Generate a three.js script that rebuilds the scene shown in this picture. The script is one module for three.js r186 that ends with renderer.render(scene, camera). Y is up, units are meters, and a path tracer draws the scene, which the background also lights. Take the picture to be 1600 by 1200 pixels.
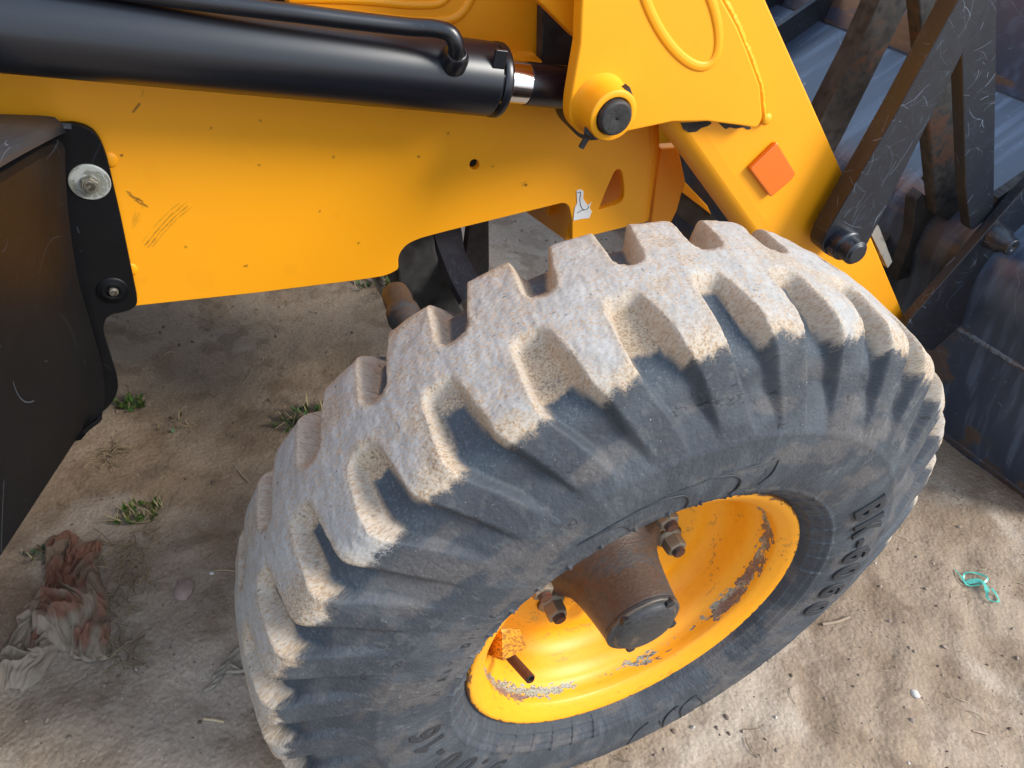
import * as THREE from 'three';
import { RoundedBoxGeometry } from 'three/addons/geometries/RoundedBoxGeometry.js';
import { mergeGeometries, mergeVertices } from 'three/addons/utils/BufferGeometryUtils.js';
import { FontLoader } from 'three/addons/loaders/FontLoader.js';
import { TextGeometry } from 'three/addons/geometries/TextGeometry.js';

// ---------------------------------------------------------------- camera, sky, sun, exposure
const scene = new THREE.Scene();
const camera = new THREE.PerspectiveCamera(2 * Math.atan(600 / 1200) * 180 / Math.PI, 4 / 3, 0.02, 400);
const YAW = 29.54 * Math.PI / 180, PITCH = 40.69 * Math.PI / 180, ROLL = 10.32 * Math.PI / 180;
const CAM = new THREE.Vector3(-0.439, 1.218, 0.366);
const fwd = new THREE.Vector3(Math.sin(YAW) * Math.cos(PITCH), -Math.sin(PITCH), -Math.cos(YAW) * Math.cos(PITCH));
const rgt0 = new THREE.Vector3(Math.cos(YAW), 0, Math.sin(YAW)), up0 = rgt0.clone().cross(fwd);
const rgt = rgt0.clone().multiplyScalar(Math.cos(ROLL)).addScaledVector(up0, Math.sin(ROLL));
const up = up0.clone().multiplyScalar(Math.cos(ROLL)).addScaledVector(rgt0, -Math.sin(ROLL));
camera.position.copy(CAM);
camera.quaternion.setFromRotationMatrix(new THREE.Matrix4().makeBasis(rgt, up, fwd.clone().negate()));
scene.add(camera);

const SUN = new THREE.Vector3(1.0, 1.02, 0.72).normalize();
{
  const w = 512, h = 256, d = new Float32Array(w * h * 4);
  for (let j = 0; j < h; j++) for (let i = 0; i < w; i++) {
    const el = (j + 0.5) / h * Math.PI - Math.PI / 2, az = ((i + 0.5) / w - 0.5) * 2 * Math.PI;
    const x = Math.cos(el) * Math.cos(az), y = Math.sin(el), z = Math.cos(el) * Math.sin(az);
    const t = Math.pow(Math.max(0, y), 0.6), c = Math.max(0, x * SUN.x + y * SUN.y + z * SUN.z);
    const glow = 0.75 * Math.pow(c, 10) + 0.5 * Math.pow(c, 40);
    const k = (j * w + i) * 4;
    d[k] = (0.76 - 0.33 * t) + glow; d[k + 1] = (0.81 - 0.21 * t) + glow * 0.95; d[k + 2] = (0.87 - 0.01 * t) + glow * 0.88; d[k + 3] = 1;
  }
  const sky = new THREE.DataTexture(d, w, h, THREE.RGBAFormat, THREE.FloatType);
  sky.mapping = THREE.EquirectangularReflectionMapping; sky.magFilter = sky.minFilter = THREE.LinearFilter; sky.wrapS = THREE.RepeatWrapping; sky.needsUpdate = true;
  scene.background = sky; scene.environment = sky;
}
const sun = new THREE.DirectionalLight(new THREE.Color(1, 0.95, 0.87), 2.6);
sun.position.copy(SUN).multiplyScalar(12); sun.target.position.set(0, 0.3, -0.3);
sun.castShadow = true; sun.shadow.radius = 42; sun.shadow.mapSize.set(4096, 4096);
Object.assign(sun.shadow.camera, { left: -4, right: 4, top: 4, bottom: -4, near: 1, far: 25 });
scene.add(sun, sun.target);
const renderer = new THREE.WebGLRenderer({ antialias: true });
renderer.toneMapping = THREE.LinearToneMapping; renderer.toneMappingExposure = 1.72;
renderer.shadowMap.enabled = true;

// ---------------------------------------------------------------- helpers
const V = (x, y, z) => new THREE.Vector3(x, y, z);
const ray = (px, py) => rgt.clone().multiplyScalar((px - 800) / 1200).addScaledVector(up, -(py - 600) / 1200).add(fwd);
const at = (px, py, axis, v) => { const d = ray(px, py); return CAM.clone().addScaledVector(d, (v - CAM[axis]) / d[axis]); };   // a traced point on the plane axis = v
const atPlane = (px, py, p0, n) => { const d = ray(px, py); return CAM.clone().addScaledVector(d, p0.clone().sub(CAM).dot(n) / d.dot(n)); };
let seed = 7;
const rnd = () => { seed = (seed * 1664525 + 1013904223) >>> 0; return seed / 4294967296; };
const rr = (a, b) => a + (b - a) * rnd();
const sm = (a, b, x) => { const t = Math.min(1, Math.max(0, (x - a) / (b - a))); return t * t * (3 - 2 * t); };
const mix = (a, b, t) => a + (b - a) * t;
const mixc = (a, b, t) => [mix(a[0], b[0], t), mix(a[1], b[1], t), mix(a[2], b[2], t)];
const hash = (x, y) => { let h = (Math.imul(x, 374761393) + Math.imul(y, 668265263)) | 0; h = Math.imul(h ^ (h >>> 13), 1274126177); return ((h ^ (h >>> 16)) >>> 0) / 4294967296; };
function vn(x, y, per = 0, pery = per) {              // value noise, periodic when per > 0
  const xi = Math.floor(x), yi = Math.floor(y), fx = x - xi, fy = y - yi, u = fx * fx * (3 - 2 * fx), v = fy * fy * (3 - 2 * fy);
  const w = (a, p) => p ? ((a % p) + p) % p : a;
  const x0 = w(xi, per), x1 = w(xi + 1, per), y0 = w(yi, pery), y1 = w(yi + 1, pery);
  return mix(mix(hash(x0, y0), hash(x1, y0), u), mix(hash(x0, y1), hash(x1, y1), u), v);
}
function vn3(x, y, z) { const k = Math.floor(z), f = z - k, t = f * f * (3 - 2 * f); return mix(vn(x + k * 17.3, y + k * 9.7), vn(x + k * 17.3 + 17.3, y + k * 9.7 + 9.7), t); }
const fbm = (x, y, o = 4, per = 0, pery = per) => { let s = 0, a = 0.5, n = 0; for (let i = 0; i < o; i++) { s += a * vn(x + i * 0, y, per, pery); n += a; a *= 0.5; x *= 2; y *= 2; per *= 2; pery *= 2; } return s / n; };
const toS = (c) => c <= 0.0031308 ? c * 12.92 : 1.055 * Math.pow(c, 1 / 2.4) - 0.055;
const S = (r, g, b) => [r / 255, g / 255, b / 255].map((c) => c <= 0.04045 ? c / 12.92 : Math.pow((c + 0.055) / 1.055, 2.4));
const lut = new Uint8Array(4097); for (let i = 0; i <= 4096; i++) lut[i] = Math.round(255 * toS(i / 4096));
function tex(w, h, fn, { srgb = true, repeat = true } = {}) {
  const d = new Uint8Array(w * h * 4);
  for (let j = 0; j < h; j++) for (let i = 0; i < w; i++) {
    const c = fn((i + 0.5) / w, (j + 0.5) / h), k = (j * w + i) * 4;
    for (let q = 0; q < 3; q++) { const x = Math.min(1, Math.max(0, c[q])); d[k + q] = srgb ? lut[(x * 4096) | 0] : (x * 255) | 0; }
    d[k + 3] = 255;
  }
  const t = new THREE.DataTexture(d, w, h);
  t.colorSpace = srgb ? THREE.SRGBColorSpace : THREE.NoColorSpace; t.magFilter = t.minFilter = THREE.LinearFilter;
  if (repeat) t.wrapS = t.wrapT = THREE.RepeatWrapping;
  t.needsUpdate = true; return t;
}
function canvasTex(w, h, draw, srgb = true) {
  const c = document.createElement('canvas'); c.width = w; c.height = h; draw(c.getContext('2d'), w, h);
  const t = new THREE.CanvasTexture(c); t.colorSpace = srgb ? THREE.SRGBColorSpace : THREE.NoColorSpace; t.magFilter = t.minFilter = THREE.LinearFilter; t.wrapS = t.wrapT = THREE.RepeatWrapping; return t;
}
const used = {};
const numbered = (n) => { const k = used[n] = (used[n] ?? -1) + 1; return k ? n + '_' + String(k).padStart(3, '0') : n; };
function mesh(name, geo, m, parent) {
  const o = new THREE.Mesh(Array.isArray(geo) ? merge(geo) : geo, m); o.name = parent && parent !== scene ? name : numbered(name);
  o.castShadow = o.receiveShadow = true; (parent ?? scene).add(o); return o;
}
function group(name, parent = scene) { const g = new THREE.Group(); g.name = parent === scene ? numbered(name) : name; parent.add(g); return g; }
const tag = (o, label, category, grp, kind) => { Object.assign(o.userData, { label, category }); if (grp) o.userData.group = grp; if (kind) o.userData.kind = kind; return o; };
const merge = (gs) => mergeGeometries(gs.map((g) => { const n = g.index ? g.toNonIndexed() : g; for (const k of Object.keys(n.attributes)) if (!['position', 'normal', 'uv'].includes(k)) n.deleteAttribute(k); n.morphAttributes = {}; return n; }));
// polygon with rounded corners: [x, y, radius?]
function rpoly(pts, T = THREE.Shape) {
  const s = new T(), n = pts.length;
  for (let i = 0; i < n; i++) {
    const p = pts[i], a = pts[(i + n - 1) % n], b = pts[(i + 1) % n], r = p[2] ?? 0;
    const la = Math.hypot(a[0] - p[0], a[1] - p[1]), lb = Math.hypot(b[0] - p[0], b[1] - p[1]);
    const ra = Math.min(r, la * 0.48), rb = Math.min(r, lb * 0.48);
    const x0 = p[0] + (a[0] - p[0]) / la * ra, y0 = p[1] + (a[1] - p[1]) / la * ra, x1 = p[0] + (b[0] - p[0]) / lb * rb, y1 = p[1] + (b[1] - p[1]) / lb * rb;
    i ? s.lineTo(x0, y0) : s.moveTo(x0, y0);
    if (r) s.quadraticCurveTo(p[0], p[1], x1, y1);
  }
  s.closePath(); return s;
}
const tr = (pts, z) => pts.map(([x, y, r]) => { const p = at(x, y, 'z', z); return [p.x, p.y, r]; });          // traced outline on z = const
function plate(pts, z, thick, bevel = 0.002, holes = []) {            // front face at z, thickness behind it
  const s = rpoly(tr(pts, z)); for (const h of holes) s.holes.push(rpoly(tr(h, z), THREE.Path));
  const g = new THREE.ExtrudeGeometry(s, { depth: thick - 2 * bevel, bevelEnabled: bevel > 0, bevelSize: bevel, bevelThickness: bevel, bevelOffset: -bevel, bevelSegments: 3, curveSegments: 8 });
  g.translate(0, 0, z - thick + bevel); return g;
}
function between(g, a, b) {                                            // geometry built along +y from 0, laid from a to b (no scaling)
  const q = new THREE.Quaternion().setFromUnitVectors(V(0, 1, 0), b.clone().sub(a).normalize()); return g.applyQuaternion(q).translate(a.x, a.y, a.z);
}
const lathe = (pts, n = 48) => new THREE.LatheGeometry(pts.map(([r, y]) => new THREE.Vector2(r, y)), n);
const zlathe = (pts, x, y, n = 48) => lathe(pts, n).rotateX(Math.PI / 2).translate(x, y, 0);      // pts [r, z], axis along z
const curve = (pts) => new THREE.CatmullRomCurve3(pts, false, 'centripetal');
const tube = (pts, r, n = 40, k = 12) => new THREE.TubeGeometry(curve(pts), n, r, k, false);
const hexBolt = (r, h) => { const s = new THREE.Shape(); for (let i = 0; i < 6; i++) s[i ? 'lineTo' : 'moveTo'](r * Math.cos(i * Math.PI / 3 + 0.3), r * Math.sin(i * Math.PI / 3 + 0.3)); return new THREE.ExtrudeGeometry(s, { depth: h * 0.8, bevelSize: r * 0.1, bevelThickness: h * 0.2, bevelOffset: -r * 0.1, bevelSegments: 2 }); };
function grid(nu, nv, fn, uvs = 1) {                                   // parametric sheet
  const p = [], uv = [], ix = [];
  for (let j = 0; j <= nv; j++) for (let i = 0; i <= nu; i++) { const q = fn(i / nu, j / nv); p.push(q.x, q.y, q.z); uv.push(i / nu * uvs, j / nv * uvs); }
  for (let j = 0; j < nv; j++) for (let i = 0; i < nu; i++) { const a = j * (nu + 1) + i, b = a + nu + 1; ix.push(a, a + 1, b, b, a + 1, b + 1); }
  const g = new THREE.BufferGeometry(); g.setAttribute('position', new THREE.Float32BufferAttribute(p, 3)); g.setAttribute('uv', new THREE.Float32BufferAttribute(uv, 2)); g.setIndex(ix); g.computeVertexNormals(); return g;
}
function slab(fn, nu, nv, t) {                                         // sheet with thickness t behind it
  const g = grid(nu, nv, fn), P = g.attributes.position, N = g.attributes.normal, n = P.count, p = Array.from(P.array), uv = Array.from(g.attributes.uv.array), ix = Array.from(g.index.array), m = ix.length;
  for (let i = 0; i < n; i++) { p.push(P.getX(i) - N.getX(i) * t, P.getY(i) - N.getY(i) * t, P.getZ(i) - N.getZ(i) * t); uv.push(uv[2 * i], uv[2 * i + 1]); }
  for (let i = 0; i < m; i += 3) ix.push(ix[i] + n, ix[i + 2] + n, ix[i + 1] + n);
  const rim = []; for (let i = 0; i < nu; i++) rim.push([i, i + 1]); for (let j = 0; j < nv; j++) rim.push([j * (nu + 1) + nu, (j + 1) * (nu + 1) + nu]);
  for (let i = nu; i > 0; i--) rim.push([nv * (nu + 1) + i, nv * (nu + 1) + i - 1]); for (let j = nv; j > 0; j--) rim.push([j * (nu + 1), (j - 1) * (nu + 1)]);
  for (const [a, b] of rim) ix.push(a, a + n, b, b, a + n, b + n);
  const o = new THREE.BufferGeometry(); o.setAttribute('position', new THREE.Float32BufferAttribute(p, 3)); o.setAttribute('uv', new THREE.Float32BufferAttribute(uv, 2)); o.setIndex(ix);
  const q = o.toNonIndexed(); q.computeVertexNormals(); return q;
}
const planar = (g, s = 1) => { const P = g.attributes.position, u = g.attributes.uv; const N = g.attributes.normal; for (let i = 0; i < P.count; i++) Math.abs(N.getZ(i)) > 0.5 ? u.setXY(i, P.getX(i) * s, P.getY(i) * s) : u.setXY(i, P.getZ(i) * s, (P.getY(i) - P.getX(i) * 0.3) * s); return g; };

// ---------------------------------------------------------------- materials
const YEL = new THREE.Color().setRGB(0.80, 0.285, 0.003);
// scuffs and specks of dirt at their places on the chassis plate; the map covers 2 m x 1 m of plate
const MX0 = -1.0, MY0 = 0.3;
const yellowBase = '#e7920a';
const scuffTex = canvasTex(2048, 1024, (c, w, h) => {
  c.fillStyle = '#f8a406'; c.fillRect(0, 0, w, h);
  const px = (x, y) => { const p = at(x, y, 'z', -0.6); return [(p.x - MX0) * 1024, h - (p.y - MY0) * 1024]; };
  let sd = 5; const r = () => { sd = (sd * 16807) % 2147483647; return sd / 2147483647; };
  for (let i = 0; i < 700; i++) { c.fillStyle = r() < 0.5 ? `rgba(214,138,12,${0.02 + r() * 0.05})` : `rgba(250,176,30,${0.02 + r() * 0.05})`; const x = r() * w, y = r() * h, s = 2 + r() * r() * 40; c.beginPath(); c.ellipse(x, y, s, s * (0.3 + r()), r() * 3, 0, 7); c.fill(); }
  const stroke = (pts, wd, col) => { c.strokeStyle = col; c.lineWidth = wd; c.lineCap = 'round'; c.beginPath(); pts.forEach((p, i) => { const q = px(...p); i ? c.lineTo(...q) : c.moveTo(...q); }); c.stroke(); };
  for (const [o, al] of [[0, 0.5], [6, 0.4], [11, 0.22], [-7, 0.14]]) for (let k = 0; k < 26; k++) { const t = r() * 0.85, u = t + 0.05 + r() * 0.12, x = (q) => 224 + q * 68 + o * 0.75 + (r() - 0.5) * 1.6, y = (q) => 387 - q * 70 + o * 0.6 - 6 * Math.sin(q * 3) + (r() - 0.5) * 1.6; stroke([[x(t), y(t)], [x(u), y(u)]], 0.5 + r() * 0.9, `rgba(112,70,18,${al * (0.3 + r() * 0.7)})`); }
  for (let k = 0; k < 26; k++) { const t = r(); const x = 195 + t * 28, y = 299 + t * 20 + (r() - 0.5) * 5; stroke([[x, y], [x + 4 + r() * 6, y + 2 + r() * 5]], 0.5 + r() * 1.6, `rgba(100,62,20,${0.2 + r() * 0.4})`); }
  for (let k = 0; k < 14; k++) { const x = 205 + r() * 12, y = 340 + r() * 18; stroke([[x, y], [x + 6, y - 12]], 0.6, `rgba(120,78,20,${0.15 + r() * 0.2})`); }
  stroke([[208, 175], [218, 162]], 2, 'rgba(90,55,15,.7)'); stroke([[222, 150], [224, 140]], 1, 'rgba(120,75,15,.4)');
  for (const [x, y, s] of [[384, 416, 3], [190, 243, 2], [290, 386, 2], [522, 245, 2.4], [405, 258, 1.6], [818, 287, 5], [823, 290, 4], [655, 245, 2.5], [407, 188, 1.6], [700, 208, 2], [940, 216, 3], [770, 260, 2], [500, 330, 1.6], [560, 380, 1.8], [330, 200, 1.5]]) { const q = px(x, y); for (let k = 0; k < 7; k++) { c.fillStyle = `rgba(100,60,15,${0.2 + r() * 0.4})`; c.beginPath(); c.arc(q[0] + (r() - 0.5) * s * 1.6, q[1] + (r() - 0.5) * s * 1.6, 0.5 + r() * s * 0.4, 0, 7); c.fill(); } }
});
scuffTex.wrapS = scuffTex.wrapT = THREE.RepeatWrapping;
const orange = tex(512, 512, (u, v) => { const n = fbm(u * 90, v * 90, 3, 90); return [n, n, n]; }, { srgb: false });   // fine orange peel of the paint
const M = {};
M.yellowPlate = new THREE.MeshPhysicalMaterial({ map: scuffTex, roughness: 0.55, clearcoat: 0.1, clearcoatRoughness: 0.45 });
const speckTex = (chip, n, base = S(248, 164, 6)) => tex(1024, 1024, (u, v) => {
  let c = mixc(base, S(240, 154, 5), 0.6 * fbm(u * 6, v * 6, 4, 6));
  const k = fbm(u * 24, v * 24, 4, 24), f = vn(u * 200, v * 200, 200);
  if (k + 0.12 * f > chip) c = mixc(c, S(112, 72, 30), 0.75);
  return c;
});
M.yellow = new THREE.MeshPhysicalMaterial({ map: speckTex(0.97, 1), roughness: 0.52, clearcoat: 0.1, clearcoatRoughness: 0.4 });
// scratched black paint
const scratch = (n, base, alpha, sd0, dust, wd = 1.3) => canvasTex(1024, 1024, (c, w, h) => {
  c.fillStyle = base; c.fillRect(0, 0, w, h);
  let sd = sd0; const r = () => { sd = (sd * 16807) % 2147483647; return sd / 2147483647; };
  for (let i = 0; i < 900; i++) { c.fillStyle = `rgba(${dust},${r() * 0.05})`; c.beginPath(); c.ellipse(r() * w, r() * h, 4 + r() * 70, 3 + r() * 26, r() * 3, 0, 7); c.fill(); }
  for (let i = 0; i < n; i++) {
    const a = r() * 6.3, l = 10 + r() * r() * 190, x = r() * w, y = r() * h, b = (r() - 0.5) * 1.2;
    c.strokeStyle = `rgba(158,172,190,${alpha * r() * r()})`; c.lineWidth = wd * (0.6 + r() * 1.4); c.beginPath(); c.moveTo(x, y);
    c.quadraticCurveTo(x + Math.cos(a + b) * l * 0.5, y + Math.sin(a + b) * l * 0.5, x + Math.cos(a) * l, y + Math.sin(a) * l); c.stroke();
  }
  for (let i = 0; i < n * 2; i++) { c.fillStyle = `rgba(175,180,185,${alpha * r() * 0.7})`; c.fillRect(r() * w, r() * h, wd * (0.6 + r() * 1.4), wd * (0.6 + r() * 1.4)); }
});
M.black = new THREE.MeshPhysicalMaterial({ map: scratch(60, '#101216', 0.35, 11, '60,62,66'), roughness: 0.38, ior: 1.5 });
M.ram = new THREE.MeshPhysicalMaterial({ map: scratch(70, '#0c0f16', 0.4, 91, '50,54,62'), roughness: 0.33, ior: 1.6 });
M.link = new THREE.MeshPhysicalMaterial({ map: scratch(850, '#10141d', 0.85, 23, '70,82,100', 1.3), roughness: 0.4, ior: 1.6 });
M.fender = new THREE.MeshPhysicalMaterial({ map: scratch(150, '#06080c', 0.7, 37, '26,28,34', 1.1), roughness: 0.5, specularIntensity: 0.55 });
const rustMix = (a, b, thr, sc = 5) => tex(1024, 1024, (u, v) => {
  const n = fbm(u * sc, v * sc, 6, sc), f = fbm(u * 60, v * 60, 3, 60), k = sm(thr - 0.06, thr + 0.06, n + (f - 0.5) * 0.25);
  return mixc(mixc(a, mixc(a, [0.2, 0.19, 0.18], 0.25), f), mixc(b, mixc(b, [0.03, 0.02, 0.015], 0.6), vn(u * 130, v * 130, 130)), k);
});
M.rustBlack = new THREE.MeshStandardMaterial({ map: rustMix(S(15, 14, 16), S(78, 50, 34), 0.66), roughness: 0.6 });
M.rust = new THREE.MeshStandardMaterial({ map: rustMix(S(58, 50, 48), S(116, 66, 38), 0.44), roughness: 0.75, bumpMap: orange, bumpScale: 0.0012 });
M.hub = new THREE.MeshStandardMaterial({ map: rustMix(S(52, 48, 47), S(80, 62, 50), 0.52, 4), roughness: 0.5, bumpMap: orange, bumpScale: 0.0003 });
M.hubCap = new THREE.MeshStandardMaterial({ map: rustMix(S(22, 25, 30), S(96, 84, 72), 0.60, 6), roughness: 0.45 });
M.nut = new THREE.MeshStandardMaterial({ map: rustMix(S(132, 122, 104), S(98, 76, 54), 0.52, 3), roughness: 0.6, metalness: 0.25 });
M.chrome = new THREE.MeshStandardMaterial({ color: 0xe4e4e6, roughness: 0.16, metalness: 1 });
M.zinc = new THREE.MeshStandardMaterial({ map: rustMix(S(176, 180, 176), S(150, 152, 140), 0.5, 8), roughness: 0.5, metalness: 0.15 });
M.steel = new THREE.MeshStandardMaterial({ map: rustMix(S(128, 124, 112), S(84, 80, 70), 0.5, 6), roughness: 0.5, metalness: 0.5 });
M.dark = new THREE.MeshStandardMaterial({ map: rustMix(S(15, 14, 14), S(48, 38, 30), 0.62), roughness: 0.6 });
M.amber = new THREE.MeshPhysicalMaterial({ color: new THREE.Color().setRGB(0.78, 0.15, 0.002), roughness: 0.35, clearcoat: 0.7, clearcoatRoughness: 0.15 });
M.white = new THREE.MeshStandardMaterial({ color: 0xe9e9e6, roughness: 0.6 });
M.ink = new THREE.MeshStandardMaterial({ color: 0x4c5763, roughness: 0.6 });
M.greyBlock = new THREE.MeshStandardMaterial({ map: rustMix(S(140, 138, 130), S(112, 108, 98), 0.5, 8), roughness: 0.8 });

// ---------------------------------------------------------------- ground
const groundTex = tex(2048, 2048, (u, v) => {
  const a = fbm(u * 5, v * 5, 5, 5), b = fbm(u * 40, v * 40, 4, 40), f = hash((u * 2048) | 0, (v * 2048) | 0), g = vn(u * 500, v * 500, 500), g2 = vn(u * 900 + 7, v * 900, 900);
  let c = mixc(S(148, 133, 116), S(182, 168, 152), 0.25 + 0.5 * sm(0.25, 0.75, a));
  c = mixc(c, S(126, 110, 94), 0.5 * sm(0.52, 0.75, b));
  const s = 0.70 + 0.30 * g + 0.18 * f + 0.16 * g2;
  c = c.map((x) => x * s);
  if (g2 > 0.93) c = mixc(c, S(205, 198, 188), 0.55); else if (g > 0.94) c = mixc(c, S(84, 72, 64), 0.6);
  return c;
});
const groundBump = tex(1024, 1024, (u, v) => { const n = 0.5 * fbm(u * 40, v * 40, 4, 40) + 0.35 * vn(u * 300, v * 300, 300) + 0.15 * vn(u * 512, v * 512, 512); return [n, n, n]; }, { srgb: false });
function groundH(x, z) {
  const n = (fbm(x * 2.2 + 31, z * 2.2 + 17, 3) - 0.5) * 0.05 + (fbm(x * 9 + 5, z * 9 + 3, 3) - 0.5) * 0.016 + (fbm(x * 34, z * 34 + 9, 3) - 0.5) * 0.007;
  const q = (x - 0.75) * 0.8 + (z - 0.1) * 0.6, w = sm(-0.25, 0.05, z) * sm(0.15, 0.45, x);    // scraped ridges of loose soil by the bucket side
  const r = Math.pow(Math.abs(Math.sin(q * 26 + 2.2 * fbm(x * 6, z * 6, 2))), 2) * 0.005 * w;
  const t = Math.pow(Math.abs(Math.sin((z * 0.94 + x * 0.3) * 17 + 2 * fbm(x * 3 + 9, z * 3, 2))), 3) * 0.007 * sm(0.1, -0.6, x);   // faint ruts under the machine
  return n * 0.8 + r + t - 0.004;
}
{
  const axis = (a, b, step, far) => { const r = []; for (let x = a; x <= b + 1e-6; x += step) r.push(x); let d = step, p = b; while (p < far) { d *= 1.35; p += d; r.push(p); } d = step; p = a; while (p > -far) { d *= 1.35; p -= d; r.unshift(p); } return r; };
  const xs = axis(-1.3, 2.0, 0.008, 160), zs = axis(-2.4, 0.8, 0.008, 160), p = [], uv = [], col = [], ix = [], nx = xs.length;
  for (const z of zs) for (const x of xs) {
    p.push(x, groundH(x, z), z); uv.push(x / 1.6, z / 1.6);
    const pn = fbm(x * 3.1 + 40, z * 3.1, 5), red = 0.7 * sm(0.46, 0.56, pn + 0.12 * sm(0.3, -0.3, x + 0.5 * (fbm(x * 2 + 9, z * 2, 4) - 0.5))) + 0.3 * sm(0.5, 0.6, fbm(x * 11, z * 11 + 5, 4)), k = (1.02 + 0.2 * (fbm(x * 1.7 + 3, z * 1.7 + 8, 3) - 0.5)) * (1 - 0.42 * red);    // redder and paler soil patches; leftward bias paints in shade under the machine
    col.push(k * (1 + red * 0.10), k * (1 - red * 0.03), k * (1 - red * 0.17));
  }
  for (let j = 0; j < zs.length - 1; j++) for (let i = 0; i < nx - 1; i++) { const a = j * nx + i, b = a + nx; ix.push(a, b, a + 1, b, b + 1, a + 1); }
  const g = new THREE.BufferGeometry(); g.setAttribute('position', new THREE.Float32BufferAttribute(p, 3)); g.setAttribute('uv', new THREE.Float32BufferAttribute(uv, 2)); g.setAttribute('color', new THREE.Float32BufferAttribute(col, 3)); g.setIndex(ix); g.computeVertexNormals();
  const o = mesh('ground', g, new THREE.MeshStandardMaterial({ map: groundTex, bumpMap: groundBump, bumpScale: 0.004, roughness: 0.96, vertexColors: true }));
  o.userData.kind = 'structure'; o.userData.label = 'dusty trodden earth with scattered grit under and around the machine';
}

// ---------------------------------------------------------------- the backhoe loader
const loader = group('backhoe_loader');
tag(loader, 'yellow backhoe loader with black lift ram, dusty front wheel and black bucket', 'backhoe loader');
const ZP = -0.60;                                                      // outer face of the chassis side plate

// chassis side plate
{
  const out = [[-220, 8], [-220, 540], [215, 478], [400, 458], [560, 438], [604, 431, 0.012], [623, 421, 0.006], [622, 398, 0.03], [640, 377, 0.03], [700, 361], [860, 322], [888, 315, 0.018], [894, 345], [894, 376], [1001, 349], [1008, 310], [1017, 235], [1010, 120], [900, 108], [790, 97], [400, 60]];
  const hole = []; for (let i = 0; i < 20; i++) hole.push([741.5 + 7.6 * Math.cos(i * Math.PI / 10), 257.5 + 8.2 * Math.sin(i * Math.PI / 10)]);
  const tri = [[935, 329, 0.004], [946, 300, 0.03], [962, 264, 0.012], [972, 266, 0.012], [976, 300, 0.03], [972, 317, 0.014]];
  const g = plate(out, ZP, 0.012, 0.0015, [hole, tri]);
  const P = g.attributes.position, u = g.attributes.uv; for (let i = 0; i < P.count; i++) u.setXY(i, (P.getX(i) - MX0) / 2, (P.getY(i) - MY0) / 1);
  const cp = mesh('chassis_side_plate', g, M.yellowPlate, loader);
  // front end of the plate folds back
  const a = at(1001, 349, 'z', ZP), b = at(1017, 235, 'z', ZP), c = at(1012, 150, 'z', ZP);
  const fold = slab((s, t) => { const e = t < 0.6 ? a.clone().lerp(b, t / 0.6) : b.clone().lerp(c, (t - 0.6) / 0.4), R = 0.03, th = Math.min(1, s / 0.5) * Math.PI / 2, l = Math.max(0, s - 0.5) * 2 * 0.03; return V(e.x + R * Math.sin(th), e.y, ZP - R * (1 - Math.cos(th)) - l - 0.0005); }, 16, 8, 0.008);
  mesh('folded_edge', fold, M.yellow, cp);
  // torn white sticker left on the plate
  mesh('torn_sticker', plate([[901, 298], [907, 296], [912, 299], [911, 310], [918, 321], [924, 316], [921, 326], [925, 330], [921, 341], [909, 342], [896, 345], [898, 326], [902, 317]], ZP + 0.0012, 0.0016, 0.0003), M.white, cp);
  const st = (pts) => tube(pts.map(([x, y]) => at(x, y, 'z', ZP + 0.0013)), 0.0007, 20, 5);
  mesh('sticker_print', [st([[903, 301], [907, 300], [906, 311], [908, 323], [913, 328], [918, 326], [920, 322]]), st([[902, 333], [908, 329], [913, 328]])], M.ink, cp);
  for (const [x, y] of [[173, 250], [205, 421]]) mesh('weld_dimple', new THREE.SphereGeometry(0.008, 16, 10).scale(1, 1.2, 0.35).translate(...at(x, y, 'z', ZP).toArray()), M.yellow, cp);
}
// box of the frame behind the plate: nose side, lower panels, far plate
{
  const f = group('chassis_frame', loader);
  const A = at(891, 345, 'z', ZP - 0.012), B = at(892, 375, 'z', ZP - 0.012), F = at(829, 331, 'z', -0.86);
  const upv = V(0, 0.2, 0), nose = slab((s, t) => B.clone().lerp(F, s).addScaledVector(upv, t), 4, 4, 0.01);
  mesh('nose_panel', nose, M.yellow, f);
  mesh('front_tongue', plate([[1033, 232, 0.004], [1026, 275], [1017, 352, 0.01], [1030, 362, 0.015], [1043, 360, 0.01], [1058, 330], [1071, 282], [1060, 230]], -0.66, 0.02, 0.003), M.yellow, f);
  mesh('inner_wall', new RoundedBoxGeometry(2.0, 0.30, 0.02, 2, 0.005).translate(-0.75, 0.80, -0.72), M.dark, f);
  mesh('nose_inner_wall', new RoundedBoxGeometry(0.17, 0.34, 0.012, 2, 0.004).translate(0.255, 0.735, -0.70), M.yellow, f);
  mesh('belly_plate', new RoundedBoxGeometry(1.95, 0.02, 0.62, 2, 0.006).translate(-0.78, 0.61, -1.13), M.dark, f);
  mesh('radiator', [new RoundedBoxGeometry(0.10, 0.5, 0.72, 3, 0.02).translate(0.14, 0.85, -1.08), ...[0, 1, 2, 3, 4, 5, 6, 7].map((i) => new RoundedBoxGeometry(0.02, 0.44, 0.03, 1, 0.004).translate(0.20, 0.85, -1.38 + i * 0.085))], M.dark, f);
  mesh('far_side_plate', new RoundedBoxGeometry(2.4, 0.36, 0.016, 2, 0.004).translate(-1.05, 0.76, -1.46), M.yellow, f);
}
// cross member between the two loader arms
{
  const g = group('cross_member', loader);
  mesh('front_face', plate([[1066, 300], [1054, 334], [1085, 356], [1150, 375], [1108, 330], [1075, 300]], -0.80, 0.015, 0.002), M.rustBlack, g);
  mesh('top_lip', plate([[1070, 284], [1106, 322], [1112, 336], [1066, 301]], -0.795, 0.06, 0.003), M.yellow, g);
}
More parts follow.
